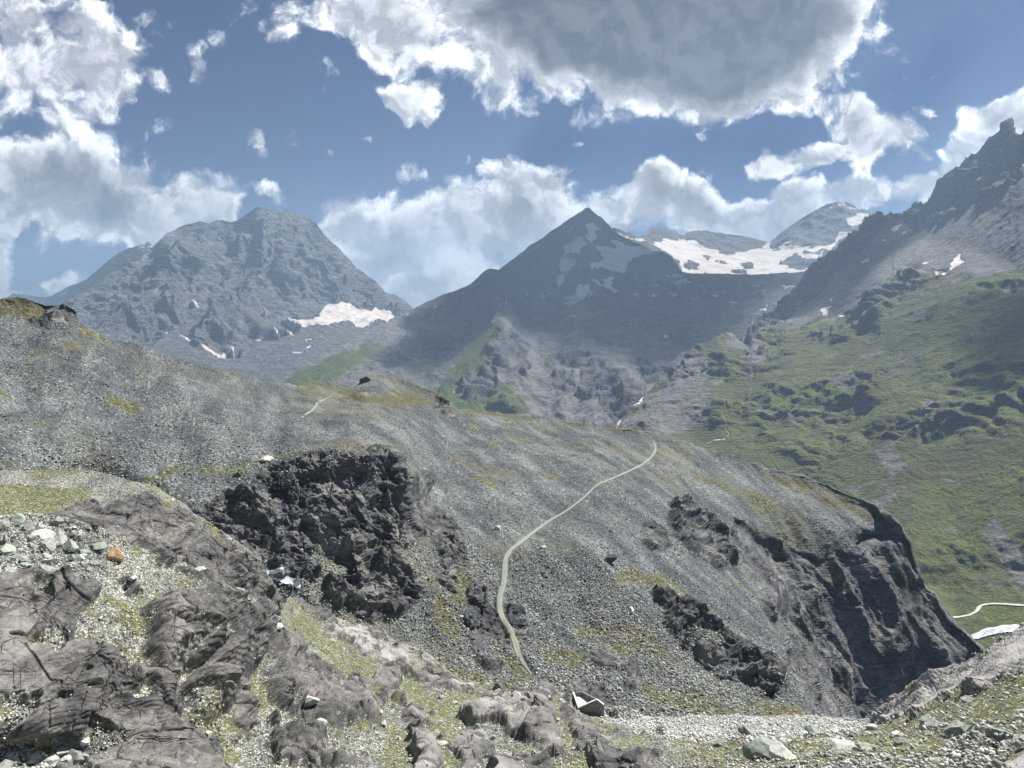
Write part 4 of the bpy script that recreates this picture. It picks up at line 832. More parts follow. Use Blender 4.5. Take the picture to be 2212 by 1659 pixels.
def c_mask(X, Y, p, n):
    Xw, Yw = warp(X, Y, p, 220.0, 10, 41); Xs, Ys = warp(X, Y, p, 90.0, 4.5, 42)
    gr = np.zeros(X.shape, np.float32)
    for pg, s_ in zip(C_GREEN, C_GST): gr = np.maximum(gr, s_ * union(Xw, Yw, [pg], 12))
    sn = union(Xs, Ys, C_SNOW, 1.4)
    zone = union(X, Y, [[(1310, 600), (1400, 560), (1450, 590), (1740, 600), (1690, 640), (1560, 660), (1400, 650), (1180, 650)]], 15)
    st = fbm(np.stack([p[..., 0] / 95 + p[..., 2] / 60, p[..., 1] / 200, p[..., 2] / 22], -1), 4, 43)
    sn = np.maximum(sn, zone * ss(st, .60, .74))
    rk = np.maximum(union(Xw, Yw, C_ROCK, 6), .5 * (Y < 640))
    X = X + 5 * fbm(p / 110, 3, 37); fl = strokes(X, Y, [([(1545, 660), (1525, 690), (1510, 712), (1500, 722)], 1.3), ([(1265, 727), (1262, 740), (1258, 750)], 1.2), ([(1325, 925), (1345, 900), (1365, 880)], 2.5), ([(1480, 722), (1500, 722)], 1.2)], 1.0)
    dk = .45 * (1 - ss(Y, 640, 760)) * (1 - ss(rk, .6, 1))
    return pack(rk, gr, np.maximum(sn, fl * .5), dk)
def c_disp(p, n, m, X, Y):
    sn = m[..., 2]; low = ss(Y, 680, 760)
    rkm = ss(m[..., 0], .55, .9)
    w = p + 70 * np.stack([fbm(p / 300, 2, 51), fbm(p / 300, 2, 52), fbm(p / 300, 2, 53)], -1)
    q = np.stack([w[..., 0], w[..., 1] * .35, w[..., 2] * .45], -1)
    rib = ridged(q / 420, 5, 54) - .45; f1, _ = facets(w / 120, 55); f2, _ = facets(w / 45, 56)
    gr = ss(m[..., 1], .3, .8)
    amp = (1 - .55 * gr) * (1 - .5 * sn)
    d = 70 * rib * (1 - .6 * low) * amp + rkm * (40 * f1 + 18 * f2) + (1 - rkm) * (9 * f1 * .8 + 5 * fbm(w / 40, 3, 57)) * amp + low * 26 * (ridged(q / 170, 4, 58) - .45) * amp
    topk = ss((Y - np.interp(X, [a for a, b in C_TOP], [b for a, b in C_TOP])), 0, 25) * .75 + .25
    return p + n * (d * topk)[..., None], m
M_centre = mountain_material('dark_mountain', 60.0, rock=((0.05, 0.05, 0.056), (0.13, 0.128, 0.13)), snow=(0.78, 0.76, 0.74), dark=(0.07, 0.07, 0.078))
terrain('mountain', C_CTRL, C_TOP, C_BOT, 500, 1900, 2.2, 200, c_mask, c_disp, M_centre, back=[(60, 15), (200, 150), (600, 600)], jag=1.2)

# ---- glacier basin and the domed summit behind it
def c3(l): return [(a / 3 + 1474.7, b / 3 + 219.4) for a, b in l]
B_CTRL = [(1320, 498, 7100), (1324, 490, 7100), (1350, 499, 7300), (1385, 509, 7800), (1420, 491, 8500), (1475, 505, 8800), (1525, 497, 9200), (1618, 512, 9400), (1662, 521, 9000), (1708, 486, 9000), (1752, 459, 9000), (1828, 434, 9200), (1885, 457, 9400), (1908, 472, 9300), (2000, 520, 9000),
          (1500, 540, 8300), (1600, 548, 8300), (1700, 545, 7900), (1500, 575, 7350), (1600, 580, 7300), (1475, 592, 6800), (1600, 600, 6750), (1750, 588, 6800), (1800, 520, 8300), (1430, 540, 7600), (1500, 650, 6200), (1800, 650, 6300), (1300, 650, 6300), (1390, 528, 7500), (1900, 560, 7600), (1618, 535, 8900), (1540, 530, 8800), (1760, 500, 8600), (1830, 480, 8700)]
B_TOP = [(1300, 520), (1318, 502), (1324, 490), (1337, 493), (1350, 499), (1360, 500), (1375, 513), (1385, 509), (1400, 507), (1405, 497), (1412, 491), (1420, 491), (1440, 497), (1478, 508), (1485, 502), (1495, 498), (1525, 497), (1548, 502), (1618, 512), (1662, 522), (1675, 512), (1708, 486), (1752, 459), (1785, 441), (1812, 434), (1828, 434), (1845, 441), (1855, 451), (1870, 453), (1885, 457), (1908, 472), (2000, 520)]
B_BOT = [(1300, 650), (2000, 650)]
B_SNOW = [[(1367, 518), (1385, 512), (1420, 530), (1450, 545), (1465, 560), (1475, 590), (1608, 596), (1745, 586), (1770, 562), (1790, 545), (1808, 524), (1842, 503), (1812, 499), (1806, 520), (1790, 528), (1765, 532), (1742, 530), (1715, 532), (1668, 540), (1662, 524), (1655, 523), (1650, 534), (1610, 545), (1572, 549), (1540, 538), (1500, 525), (1470, 516), (1440, 513), (1420, 522), (1395, 520)],
          c3([(995, 650), (1055, 645), (1060, 672), (1130, 690), (1140, 700), (1020, 682)]), c3([(1065, 745), (1200, 715), (1208, 740), (1120, 802), (1080, 790)]), c3([(940, 690), (990, 670), (970, 690)]), c3([(860, 790), (960, 740), (900, 775)]), c3([(620, 935), (780, 900), (700, 930), (640, 945)]),
          [(1326, 497), (1340, 505), (1368, 516), (1360, 517), (1335, 508)], c3([(870, 855), (900, 840), (880, 860)]), c3([(640, 910), (720, 890), (660, 920)]), c3([(30, 900), (80, 890), (120, 920), (60, 915)])]
B_HOLES = [c3([(120, 1000), (160, 995), (198, 1012), (160, 1018)]), c3([(205, 1035), (250, 1020), (300, 1042), (250, 1050)]), c3([(0, 1035), (50, 1035), (120, 1080), (90, 1092), (30, 1075), (0, 1060)]), c3([(368, 1050), (420, 1032), (480, 1070), (400, 1072)]), c3([(310, 1085), (360, 1075), (415, 1112), (340, 1108)]),
           c3([(625, 1050), (690, 1005), (750, 990), (810, 1020), (900, 1000), (930, 960), (960, 970), (850, 1060), (760, 1085), (700, 1070)]), c3([(770, 960), (860, 970), (940, 950), (900, 985), (790, 985)])]
def b_mask(X, Y, p, n):
    Xs, Ys = warp(X, Y, p, 170.0, 5, 62)
    sn = union(Xs, Ys, B_SNOW, 1.5) * (1 - union(Xs, Ys, B_HOLES, 1.2))
    ice = union(Xs, Ys, [c3([(0, 980), (300, 1000), (640, 1000), (620, 1050), (500, 1085), (420, 1040), (300, 1010), (120, 1050), (0, 1030)]), c3([(0, 1110), (400, 1120), (780, 1100), (700, 1135), (400, 1150), (0, 1130)])], 6)
    streak = ss(ridged(np.stack([p[..., 0] / 500, p[..., 1] / 260, p[..., 2] / 60], -1), 4, 64), .35, .7)
    return pack(.9, 0, sn, .38 * ice * streak)
def b_disp(p, n, m, X, Y):
    sn = m[..., 2]; w = p + 90 * np.stack([fbm(p / 400, 2, 65)] * 3, -1)
    q = np.stack([w[..., 0] + .5 * w[..., 1], w[..., 1] * .3, w[..., 2] * .5], -1)
    d = (1 - sn) * (45 * (ridged(q / 300, 5, 66) - .45) + 14 * facets(w / 90, 67)[0]) + sn * 8 * fbm(p / 150, 4, 68) - 4 * sn
    k = ss((Y - np.interp(X, [a for a, b in B_TOP], [b for a, b in B_TOP])), 0, 18) * .8 + .2
    return p + n * (d * k)[..., None], m
M_glacier = mountain_material('glacier_mountain', 90.0, rock=((0.055, 0.055, 0.06), (0.13, 0.125, 0.125)), snow=(0.60, 0.57, 0.55), dark=(0.30, 0.34, 0.37), bump=.4)
terrain('glacier_basin', B_CTRL, B_TOP, B_BOT, 1300, 2000, 1.8, 120, b_mask, b_disp, M_glacier, back=[(60, 15), (250, 150), (700, 600)], jag=1.0)

# ---- left massif
def c1_(l): return [(a / 3, b / 3 + 329.2) for a, b in l]
L_CTRL = [(138, 651, 7200), (187, 626, 7300), (233, 596, 7350), (280, 556, 7400), (317, 575, 7500), (363, 543, 7450), (397, 538, 7450), (433, 532, 7500), (333, 528, 8500), (305, 562, 8300), (367, 499, 8600), (433, 477, 8600), (500, 479, 8450), (560, 446, 8300), (617, 455, 8350), (680, 476, 8450), (737, 543, 8400), (804, 599, 8200), (854, 632, 8000), (894, 666, 7800),
          (345, 545, 8200), (400, 524, 8250), (440, 518, 8200), (483, 540, 7900), (560, 520, 7950), (620, 540, 7850), (700, 560, 8000), (520, 600, 7400), (600, 640, 7200), (680, 640, 7500), (760, 640, 7700), (700, 684, 6900), (617, 680, 6900), (757, 700, 6750), (850, 690, 7000), (800, 670, 7250),
          (250, 650, 6700), (330, 640, 6800), (420, 650, 6800), (200, 700, 6200), (300, 720, 6100), (420, 720, 6200), (500, 740, 6000), (560, 700, 6500), (330, 770, 5600), (440, 790, 5400), (560, 830, 5100), (640, 840, 4900), (640, 760, 5700), (720, 740, 6000), (800, 720, 6300), (138, 700, 6300), (0, 800, 5800), (900, 760, 5600), (900, 700, 6900), (0, 700, 7000)]
L_TOP = [(60, 720), (100, 680), (138, 652), (187, 626), (215, 610), (233, 596), (258, 575), (280, 555), (287, 562), (293, 564), (303, 563), (306, 550), (320, 540), (333, 532), (350, 514), (367, 499), (393, 487), (433, 477), (450, 482), (480, 474), (500, 479), (523, 471), (547, 456), (560, 446), (583, 453), (600, 458), (617, 455), (643, 461), (680, 476), (700, 502), (737, 543), (770, 577), (804, 599), (837, 631), (854, 632), (877, 649), (894, 667), (930, 700)]
L_BOT = [(60, 760), (300, 800), (560, 880), (930, 860)]
L_SNOW = [[(612, 674), (632, 683), (655, 688), (687, 682), (700, 656), (713, 651), (722, 656), (737, 648), (757, 651), (774, 663), (800, 671), (812, 659), (844, 676), (856, 686), (840, 694), (825, 690), (804, 696), (787, 706), (757, 699), (725, 701), (702, 709), (675, 703), (653, 699), (630, 688)],
          [(408, 643), (416, 643), (432, 651), (420, 651)], [(585, 702), (596, 706), (612, 722), (600, 716)], [(615, 709), (625, 713), (641, 725), (628, 722)], [(546, 722), (556, 724), (568, 733), (552, 731)], [(382, 718), (388, 720), (412, 731), (450, 750), (478, 759), (492, 753), (490, 760), (476, 764), (446, 755), (408, 735)], [(500, 740), (508, 743), (504, 752), (498, 750)],
          [(660, 733), (678, 731), (676, 736), (662, 737)], [(657, 749), (668, 743), (674, 746), (666, 751)], [(633, 757), (662, 757), (650, 761), (634, 761)], [(530, 745), (543, 750), (540, 752)], [(505, 640), (512, 652), (508, 648)], [(573, 655), (583, 666), (576, 665)], [(318, 545), (328, 535), (324, 542), (304, 563)], [(593, 490), (600, 487), (602, 493)], [(568, 470), (574, 463), (576, 468)],
          [(690, 725), (700, 722), (698, 727)], [(354, 713), (366, 718), (360, 720)], [(500, 522), (511, 510), (508, 516)], [(522, 640), (535, 650), (528, 648)], [(700, 560), (712, 585), (706, 575)], [(720, 610), (732, 628), (727, 622)]]
def l_mask(X, Y, p, n):
    Xs, Ys = warp(X, Y, p, 160.0, 4, 102); Xw, Yw = warp(X, Y, p, 500.0, 14, 101)
    sn = union(Xs, Ys, L_SNOW, 1.4)
    deb = union(Xw, Yw, [[(300, 770), (345, 735), (380, 712), (410, 735), (470, 765), (510, 765), (520, 740), (600, 730), (650, 700), (800, 705), (880, 690), (930, 760), (900, 900), (300, 900)], [(500, 640), (600, 690), (640, 720), (560, 710)]], 8)
    fl = strokes(X, Y, [([(560, 800), (572, 795), (590, 785), (605, 775)], 1.0), ([(605, 775), (640, 762)], .8)], .8)
    return pack(1 - deb, .28 * ss(Y, 740, 800) * deb, np.maximum(sn, fl * .6), .0)
def l_disp(p, n, m, X, Y):
    sn = m[..., 2]; rk = m[..., 0]
    w = p + 110 * np.stack([fbm(p / 500, 2, 103), fbm(p / 500, 2, 104), fbm(p / 500, 2, 105)], -1)
    q = np.stack([w[..., 0] * .85 - w[..., 2] * .55, w[..., 1] * .3, w[..., 2] * .42 + w[..., 0] * .18], -1)
    rib = ridged(q / 640, 4, 106, gain=.45) - .45; f1, _ = facets(w / 150, 107); f2, _ = facets(w / 60, 108)
    s_ = w[..., 2] - .35 * w[..., 0]; strat = perlin(np.stack([w[..., 0] / 500, w[..., 1] / 500, s_ / 38], -1), 109)
    d = rk * (260 * rib + 45 * f1 + 24 * f2 + 10 * strat) + (1 - rk) * (16 * rib + 5 * fbm(p / 70, 4, 110)); d = d * (1 - .8 * sn)
    k = ss((Y - np.interp(X, [a for a, b in L_TOP], [b for a, b in L_TOP])), 0, 40) * .9 + .1
    return p + n * (d * k)[..., None], m
M_massif = mountain_material('massif', 60.0, rock=((0.05, 0.052, 0.056), (0.27, 0.275, 0.27)), snow=(0.62, 0.58, 0.54), bump=1.0)
terrain('mountain', L_CTRL, L_TOP, L_BOT, 60, 930, 1.8, 230, l_mask, l_disp, M_massif, back=[(80, 20), (300, 200), (800, 800)], jag=1.3, sm=4)

# ---- blue ridge far behind on the left
F_TOP = [(-500, 655), (-200, 640), (0, 647), (15, 643), (22, 636), (28, 631), (36, 634), (60, 637), (100, 642), (140, 623), (160, 613), (183, 606), (217, 576), (257, 547), (277, 536), (305, 530), (314, 530), (318, 522), (323, 523), (328, 532), (340, 540), (420, 600)]
def f_disp(p, n, m, X, Y):
    k = ss((Y - np.interp(X, [a for a, b in F_TOP], [b for a, b in F_TOP])), 0, 20) * .8 + .15
    return p + n * (130 * (ridged(np.stack([p[..., 0], p[..., 1] * .3, p[..., 2] * .5], -1) / 800, 5, 121) - .45) * k)[..., None], m
def f_mask(X, Y, p, n):
    return pack(1.0, 0, union(X, Y, [[(300, 531), (333, 532), (328, 536), (302, 535)], [(270, 555), (285, 549), (276, 560)]], 1.2), np.zeros(X.shape))
terrain('far_ridge', [(-500, 655, 17000), (0, 646, 16500), (60, 640, 16000), (140, 622, 12500), (217, 576, 11000), (305, 530, 10500), (420, 600, 10500), (0, 700, 14500), (140, 700, 10500), (420, 700, 9500), (-500, 720, 15000), (250, 650, 10200)], F_TOP, [(-500, 720), (420, 720)], -500, 420, 2.4, 50, f_mask, f_disp, M_massif, back=[(100, 30), (500, 300), (1500, 1500)], jag=1.2)

# ================================================================== the air between
def haze_box():
    m = bpy.data.materials.new('haze'); m.use_nodes = True; nt = m.node_tree; nt.nodes.clear(); q = NT(nt)
    out = q.n('ShaderNodeOutputMaterial'); v = q.n('ShaderNodeVolumePrincipled')
    v.inputs['Color'].default_value = (*HAZE_COL, 1); v.inputs['Density'].default_value = HAZE_DENS; v.inputs['Anisotropy'].default_value = 0.25
    nt.links.new(v.outputs[0], out.inputs['Volume'])
    x0, x1, y0, y1, z0, z1 = -22000, 22000, -1500, 19500, -3600, 1560
    vs = [(x, y, z) for x in (x0, x1) for y in (y0, y1) for z in (z0, z1)]
    fs = [(0, 1, 3, 2), (4, 6, 7, 5), (0, 4, 5, 1), (2, 3, 7, 6), (0, 2, 6, 4), (1, 5, 7, 3)]
    me = bpy.data.meshes.new('haze'); me.from_pydata(vs, [], fs); me.materials.append(m)
    o = bpy.data.objects.new('haze', me); COL.objects.link(o); o['kind'] = 'stuff'
HAZE_COL, HAZE_DENS = (0.50, 0.72, 1.0), 6.6e-5
haze_box()

# ================================================================== fair-weather clouds overhead whose shadows lie on the land
def cloud_over(name, outline, height, seed):
    """outline: points (X, Y, distance) round the shaded ground; the cloud hangs where the sun casts it there."""
    pts = []
    for (X, Y, r) in outline:
        g = P(X, Y, r); t = (height - g[2]) / SUN_DIR[2]; pts.append((g + SUN_DIR * t)[:2])
    pts = np.array(pts); lo, hi = pts.min(0), pts.max(0); c = (lo + hi) / 2; size = (hi - lo).max()
    n = 90; gx = np.linspace(lo[0] - .1 * size, hi[0] + .1 * size, n); gy = np.linspace(lo[1] - .1 * size, hi[1] + .1 * size, n)
    XX, YY = np.meshgrid(gx, gy)
    q = np.stack([XX / size * 5, YY / size * 5, XX * 0 + seed], -1)
    wx = XX + size * .045 * fbm(q, 4, seed); wy = YY + size * .045 * fbm(q + 9, 4, seed)
    s_ = poly_sd(wx.astype(np.float32), wy.astype(np.float32), pts) / size
    ins = s_ > 0
    th = size * .30 * np.sqrt(np.clip(s_, 0, 1) / .5 + 1e-6) * (1 + .35 * fbm(q * 3, 4, seed + 1)); th[~ins] = 0
    up = np.stack([XX, YY, height + th], -1); dn = np.stack([XX, YY, height - th * .16], -1)
    vs = np.concatenate([up.reshape(-1, 3), dn.reshape(-1, 3)]); idx = np.arange(n * n).reshape(n, n)
    quad = np.stack([idx[:-1, :-1], idx[:-1, 1:], idx[1:, 1:], idx[1:, :-1]], -1).reshape(-1, 4)
    k = (ins[:-1, :-1] | ins[:-1, 1:] | ins[1:, 1:] | ins[1:, :-1]).reshape(-1); quad = quad[k]
    f = np.concatenate([quad, quad[:, ::-1] + n * n]); used = np.unique(f); rm = np.full(2 * n * n, -1); rm[used] = np.arange(len(used))
    me = bpy.data.meshes.new(name); me.from_pydata(vs[used].tolist(), [], rm[f].tolist())
    me.polygons.foreach_set('use_smooth', np.ones(len(f), bool)); me.materials.append(M_cloud)
    da = me.attributes.new('depth', 'FLOAT', 'POINT'); da.data.foreach_set('value', np.tile(np.clip(s_, 0, 1).ravel(), 2)[used].astype(np.float32))
    o = bpy.data.objects.new(name, me); COL.objects.link(o); o['kind'] = 'structure'
    top = project(vs[used]); print('cloud', name, 'lowest sheet Y', round(float(top[1][(vs[used][:, 1] > 0)].max())), flush=True)
M_cloud, _q, _b = new_mat('cloud'); _b.inputs['Base Color'].default_value = (.9, .9, .9, 1)
_at = _q.n('ShaderNodeAttribute', attribute_name='depth').outputs['Fac']                      # thin cloud lets more light through
_tr = _q.n('ShaderNodeBsdfTransparent'); _mx = _q.n('ShaderNodeMixShader', ins={0: _q.ramp(_at, 0.0, 0.09, 0.08, 0.80), 1: _tr.outputs[0], 2: _b.outputs[0]})
_q.nt.links.new(_mx.outputs[0], [x for x in _q.nt.nodes if x.type == 'OUTPUT_MATERIAL'][0].inputs[0])
# shade on the pyramid and the bowl
cloud_over('cloud', [(900, 668, 6300), (880, 760, 4300), (820, 850, 3800), (900, 860, 3600), (960, 770, 4300), (1060, 690, 4500), (1100, 690, 4600), (1200, 720, 4600), (1330, 760, 4100), (1420, 800, 3700), (1480, 770, 3800), (1640, 720, 4200), (1760, 600, 6200), (1720, 585, 6800), (1475, 585, 6800), (1440, 540, 7000), (1270, 430, 7000), (1060, 560, 6900)], 6300, 1)
cloud_over('cloud', [(1620, 720, 4100), (1700, 690, 3900), (1830, 690, 3300), (1900, 620, 3500), (1990, 500, 3900), (2060, 450, 4100), (2300, 330, 3800), (2300, 200, 4000), (2178, 240, 4300), (2000, 400, 4900), (1890, 430, 5400), (1730, 560, 5200), (1640, 660, 4600)], 5600, 2)
cloud_over('cloud', [(1900, 610, 3000), (2400, 600, 2600), (2400, 850, 1900), (2212, 790, 2080), (2100, 860, 2100), (2030, 770, 2350), (1960, 700, 2700), (1880, 720, 2800), (1850, 650, 3200)], 4200, 3)

# ================================================================== track, road, water
SLOPE = (SP_, SX_, SY_); NEAR = (NP_, NX_, NY_); SIDE = (GP_, GX_, GY_)
def mesh_obj(name, vs, fs, mat, parent=None, smooth=False, attr=None):
    me = bpy.data.meshes.new(name); me.from_pydata([tuple(map(float, v)) for v in vs], [], [tuple(map(int, f)) for f in fs])
    if smooth: me.polygons.foreach_set('use_smooth', np.ones(len(me.polygons), bool))
    for k, v in (attr or {}).items():
        a = me.attributes.new(k, 'FLOAT', 'POINT'); a.data.foreach_set('value', np.asarray(v, np.float32).ravel())
    if mat is not None: me.materials.append(mat)
    o = bpy.data.objects.new(name, me); COL.objects.link(o)
    if parent is not None: o.parent = parent
    return o
def resample(pts, step):
    a = np.array(pts, float); d = np.r_[0, np.cumsum(np.hypot(*np.diff(a, axis=0).T))]
    t = np.arange(0, d[-1], step); x = np.interp(t, d, a[:, 0]); y = np.interp(t, d, a[:, 1])
    for _ in range(3):
        x[1:-1] = (x[:-2] + 2 * x[1:-1] + x[2:]) / 4; y[1:-1] = (y[:-2] + 2 * y[1:-1] + y[2:]) / 4
    return x, y
def ribbon(name, S, pts, width, lift, mat, step=2.5, profile=(-1, -.55, -.3, 0, .3, .55, 1), kind='structure', taper=None, blend=1.0):
    x, y = resample(pts, step); c = drape(S, x, y)
    for _ in range(4): c[1:-1] = (c[:-2] + 2 * c[1:-1] + c[2:]) / 4
    t = np.gradient(c, axis=0); side = np.stack([t[:, 1], -t[:, 0], 0 * t[:, 0]], -1); side /= np.linalg.norm(side, axis=1)[:, None] + 1e-9
    w = np.full(len(x), width) if taper is None else np.interp(np.linspace(0, 1, len(x)), np.linspace(0, 1, len(taper)), taper)
    w = w * (1 + .30 * fbm(np.stack([np.arange(len(x)) / 4.0, x * 0, x * 0], -1), 3, 3))
    rows = []
    for k in profile:
        e = c + side * (k * w / 2)[:, None]; ex, ey = project(e); g = drape(S, ex, ey)
        e2 = e.copy(); e2[:, 2] = e[:, 2] * (1 - blend) + g[:, 2] * blend; rows.append(e2)
    rows = np.stack(rows, 1)
    for _ in range(2): rows[1:-1] = (rows[:-2] + 2 * rows[1:-1] + rows[2:]) / 4
    rows[..., 2] += lift
    n, k = rows.shape[:2]; idx = np.arange(n * k).reshape(n, k)
    fs = np.stack([idx[:-1, :-1], idx[:-1, 1:], idx[1:, 1:], idx[1:, :-1]], -1).reshape(-1, 4)
    o = mesh_obj(name, rows.reshape(-1, 3), fs, mat, smooth=True, attr={'across': np.tile(profile, n), 'along': np.repeat(np.linspace(0, 1, n), k)})
    if kind: o['kind'] = kind
    return o
def track_material():
    m, q, b = new_mat('track_gravel'); pos = q.n('ShaderNodeNewGeometry').outputs['Position']
    ac = q.n('ShaderNodeAttribute', attribute_name='across').outputs['Fac']; a = q.math('ABSOLUTE', ac)
    n = q.noise(pos, .6, 6, .7); n2 = q.noise(pos, .06, 4, .6)
    rut = q.math('MULTIPLY', q.ramp(q.math('ADD', a, q.math('MULTIPLY', q.math('SUBTRACT', n, .5), .5)), .12, .32), q.ramp(a, 1.05, .78))
    col = q.mix(rut, q.mix(q.ramp(n2, .4, .6), (0.17, 0.18, 0.10), (0.24, 0.25, 0.20)), q.mix(n, (0.17, 0.19, 0.175), (0.33, 0.35, 0.32)))
    al = q.n('ShaderNodeAttribute', attribute_name='along').outputs['Fac']
    col = q.mix(q.math('MULTIPLY', q.ramp(q.math('ADD', al, q.math('MULTIPLY', q.math('SUBTRACT', n2, .5), .3)), .60, .98), .75), col, q.mix(n, (0.13, 0.14, 0.07), (0.26, 0.26, 0.20)))
    col = q.mix(q.ramp(q.math('ADD', a, q.math('MULTIPLY', q.math('SUBTRACT', n, .5), 1.9)), .75, 1.05), col, (0.20, 0.205, 0.19))
    q.put(b.inputs['Base Color'], col); return m
M_track = track_material()
ribbon('track', SLOPE, TRACK, 4.2, .25, M_track, taper=[1.5, 1.5, 1.25, 1.25, 1.3, 1.5, 1.7, 1.9, 1.9, 1.9, 1.7, .3])
ribbon('footpath', SLOPE, [(716, 858), (705, 862), (692, 868), (683, 874), (680, 882), (672, 888), (660, 897), (652, 906)], 1.1, .25, M_track, step=2, profile=(-1, -.4, .4, 1))
def pale_material(name, a, b_, sc=.2, rough=.9):
    m, q, b = new_mat(name); pos = q.n('ShaderNodeNewGeometry').outputs['Position']
    q.put(b.inputs['Base Color'], q.mix(q.ramp(q.noise(pos, sc, 6, .7), .35, .65), a, b_)); b.inputs['Roughness'].default_value = rough; return m
M_road = pale_material('road_gravel', (0.50, 0.48, 0.40), (0.62, 0.60, 0.52), .3)
ribbon('road', SIDE, [(2030, 1333), (2050, 1332), (2073, 1331), (2090, 1328), (2104, 1325), (2112, 1321), (2113, 1315), (2117, 1310), (2126, 1307), (2145, 1305), (2171, 1306), (2212, 1309), (2300, 1314), (2480, 1318)], 5.5, 1.2, M_road, step=2, profile=(-1, 0, 1))
def sheet(name, S, up, dn, mat, lift, nx=80, ny=10, rough=.3, seed=1):
    t = np.linspace(0, 1, nx); g = []
    for e in (up, dn):
        a = np.array(e, float); d = np.r_[0, np.cumsum(np.hypot(*np.diff(a, axis=0).T))]; d /= d[-1]
        g.append(np.stack([np.interp(t, d, a[:, 0]), np.interp(t, d, a[:, 1])], -1))
    v = np.linspace(0, 1, ny)[:, None, None]; q = g[1][None] * (1 - v) + g[0][None] * v
    p = drape(S, q[..., 0].ravel(), q[..., 1].ravel()).reshape(ny, nx, 3)
    for i in range(3): p[..., i] = blur(p[..., i], 2)
    p[..., 2] += lift + rough * fbm(p / (rough * 6), 4, seed)
    idx = np.arange(ny * nx).reshape(ny, nx); fs = np.stack([idx[:-1, :-1], idx[:-1, 1:], idx[1:, 1:], idx[1:, :-1]], -1).reshape(-1, 4)
    o = mesh_obj(name, p.reshape(-1, 3), fs, mat, smooth=True); o['kind'] = 'structure'; return o
def water_material(name, deep, foam, sc):
    m, q, b = new_mat(name); pos = q.n('ShaderNodeNewGeometry').outputs['Position']
    n = q.noise(q.vmath('MULTIPLY', pos, (.5, 1.2, 1.2)), sc, 7, .7, .6)
    q.put(b.inputs['Base Color'], q.mix(q.ramp(n, .40, .58), deep, foam)); q.put(b.inputs['Roughness'], q.ramp(n, .4, .6, .25, .9)); return m
M_river = water_material('river_water', (0.42, 0.46, 0.46), (0.78, 0.80, 0.79), .09)
M_foam = water_material('white_water', (0.36, 0.46, 0.52), (0.86, 0.89, 0.92), .8)
sheet('river', SIDE, [(2092, 1376), (2098, 1371), (2114, 1367), (2125, 1359), (2145, 1357), (2165, 1352), (2191, 1350), (2212, 1353), (2480, 1345)], [(2104, 1384), (2112, 1383), (2132, 1376), (2171, 1368), (2212, 1367), (2480, 1368)], M_river, 1.6, nx=140, ny=12, rough=.8)
sheet('mountain_stream', SLOPE, [(574, 1230), (591, 1237), (605, 1238), (619, 1247), (631, 1252), (645, 1261), (652, 1268)], [(580, 1252), (592, 1257), (606, 1262), (620, 1266), (630, 1268), (642, 1272), (650, 1276)], M_foam, .9, nx=50, ny=12, rough=.25)
sheet('mountain_stream', NEAR, [(722, 1325), (733, 1326), (742, 1334), (748, 1342)], [(724, 1338), (732, 1342), (740, 1346), (746, 1350)], M_foam, .8, nx=20, ny=8, rough=.25, seed=4)

# ================================================================== rocks
def ico(sub):
    import bmesh
    bm = bmesh.new(); bmesh.ops.create_icosphere(bm, subdivisions=sub, radius=1); v = np.array([x.co[:] for x in bm.verts]); f = [[x.index for x in g.verts] for g in bm.faces]; bm.free(); return v, f
ICO1, F1 = ico(1); ICO4, F4 = ico(4)
def rock_shape(v, rng, cuts=9, rough=.05):
    v = v.copy()
    for _ in range(cuts):                                  # split faces: planes cut off the ball
        n = rng.normal(size=3); n /= np.linalg.norm(n); h = rng.uniform(.42, .8)
        d = v @ n; k = d > h; v[k] -= np.outer(d[k] - h, n)
    return v
def boulder_material(name, a, b_, spot):
    m, q, b = new_mat(name); oi = q.n('ShaderNodeObjectInfo'); pos = q.n('ShaderNodeNewGeometry').outputs['Position']
    n = q.noise(pos, 2.2, 6, .7); n2 = q.noise(pos, .9, 4, .6)
    c = q.mix(q.ramp(n, .35, .65), a, b_); c = q.mix(q.math('MULTIPLY', q.ramp(n2, .56, .62), .6), c, spot)
    c = q.mix(1.0, c, q.mix(oi.outputs['Random'], (.72, .74, .74), (1.15, 1.14, 1.10)), 'MULTIPLY')
    q.put(b.inputs['Base Color'], c)
    bp = q.n('ShaderNodeBump', ins={'Strength': .6, 'Distance': .08, 'Height': q.math('ADD', n, q.noise(pos, 9, 4, .7))}); q.put(b.inputs['Normal'], bp.outputs[0]); return m
MB = {'grey': boulder_material('boulder_grey', (0.24, 0.25, 0.235), (0.40, 0.41, 0.385), (0.16, 0.165, 0.15)), 'pale': boulder_material('boulder_pale', (0.42, 0.43, 0.40), (0.58, 0.58, 0.54), (0.30, 0.31, 0.28)),
      'green': boulder_material('boulder_green', (0.27, 0.31, 0.27), (0.42, 0.46, 0.40), (0.48, 0.47, 0.42)), 'rust': boulder_material('boulder_rust', (0.40, 0.25, 0.14), (0.50, 0.38, 0.24), (0.38, 0.32, 0.25)),
      'dark': boulder_material('boulder_dark', (0.07, 0.068, 0.066), (0.13, 0.125, 0.12), (0.20, 0.19, 0.17))}
BOULD = {}
def boulder_mesh(kind, var):
    if (kind, var) not in BOULD:
        rng = np.random.default_rng(100 + var); v = rock_shape(ICO4, rng, 11)
        v = v * (1 + .05 * fbm(v * 1.6 + var, 4, var)[:, None] * 1.5)
        me = bpy.data.meshes.new('boulder'); me.from_pydata(v.tolist(), [], F4); me.materials.append(MB[kind])
        BOULD[(kind, var)] = me
    return BOULD[(kind, var)]
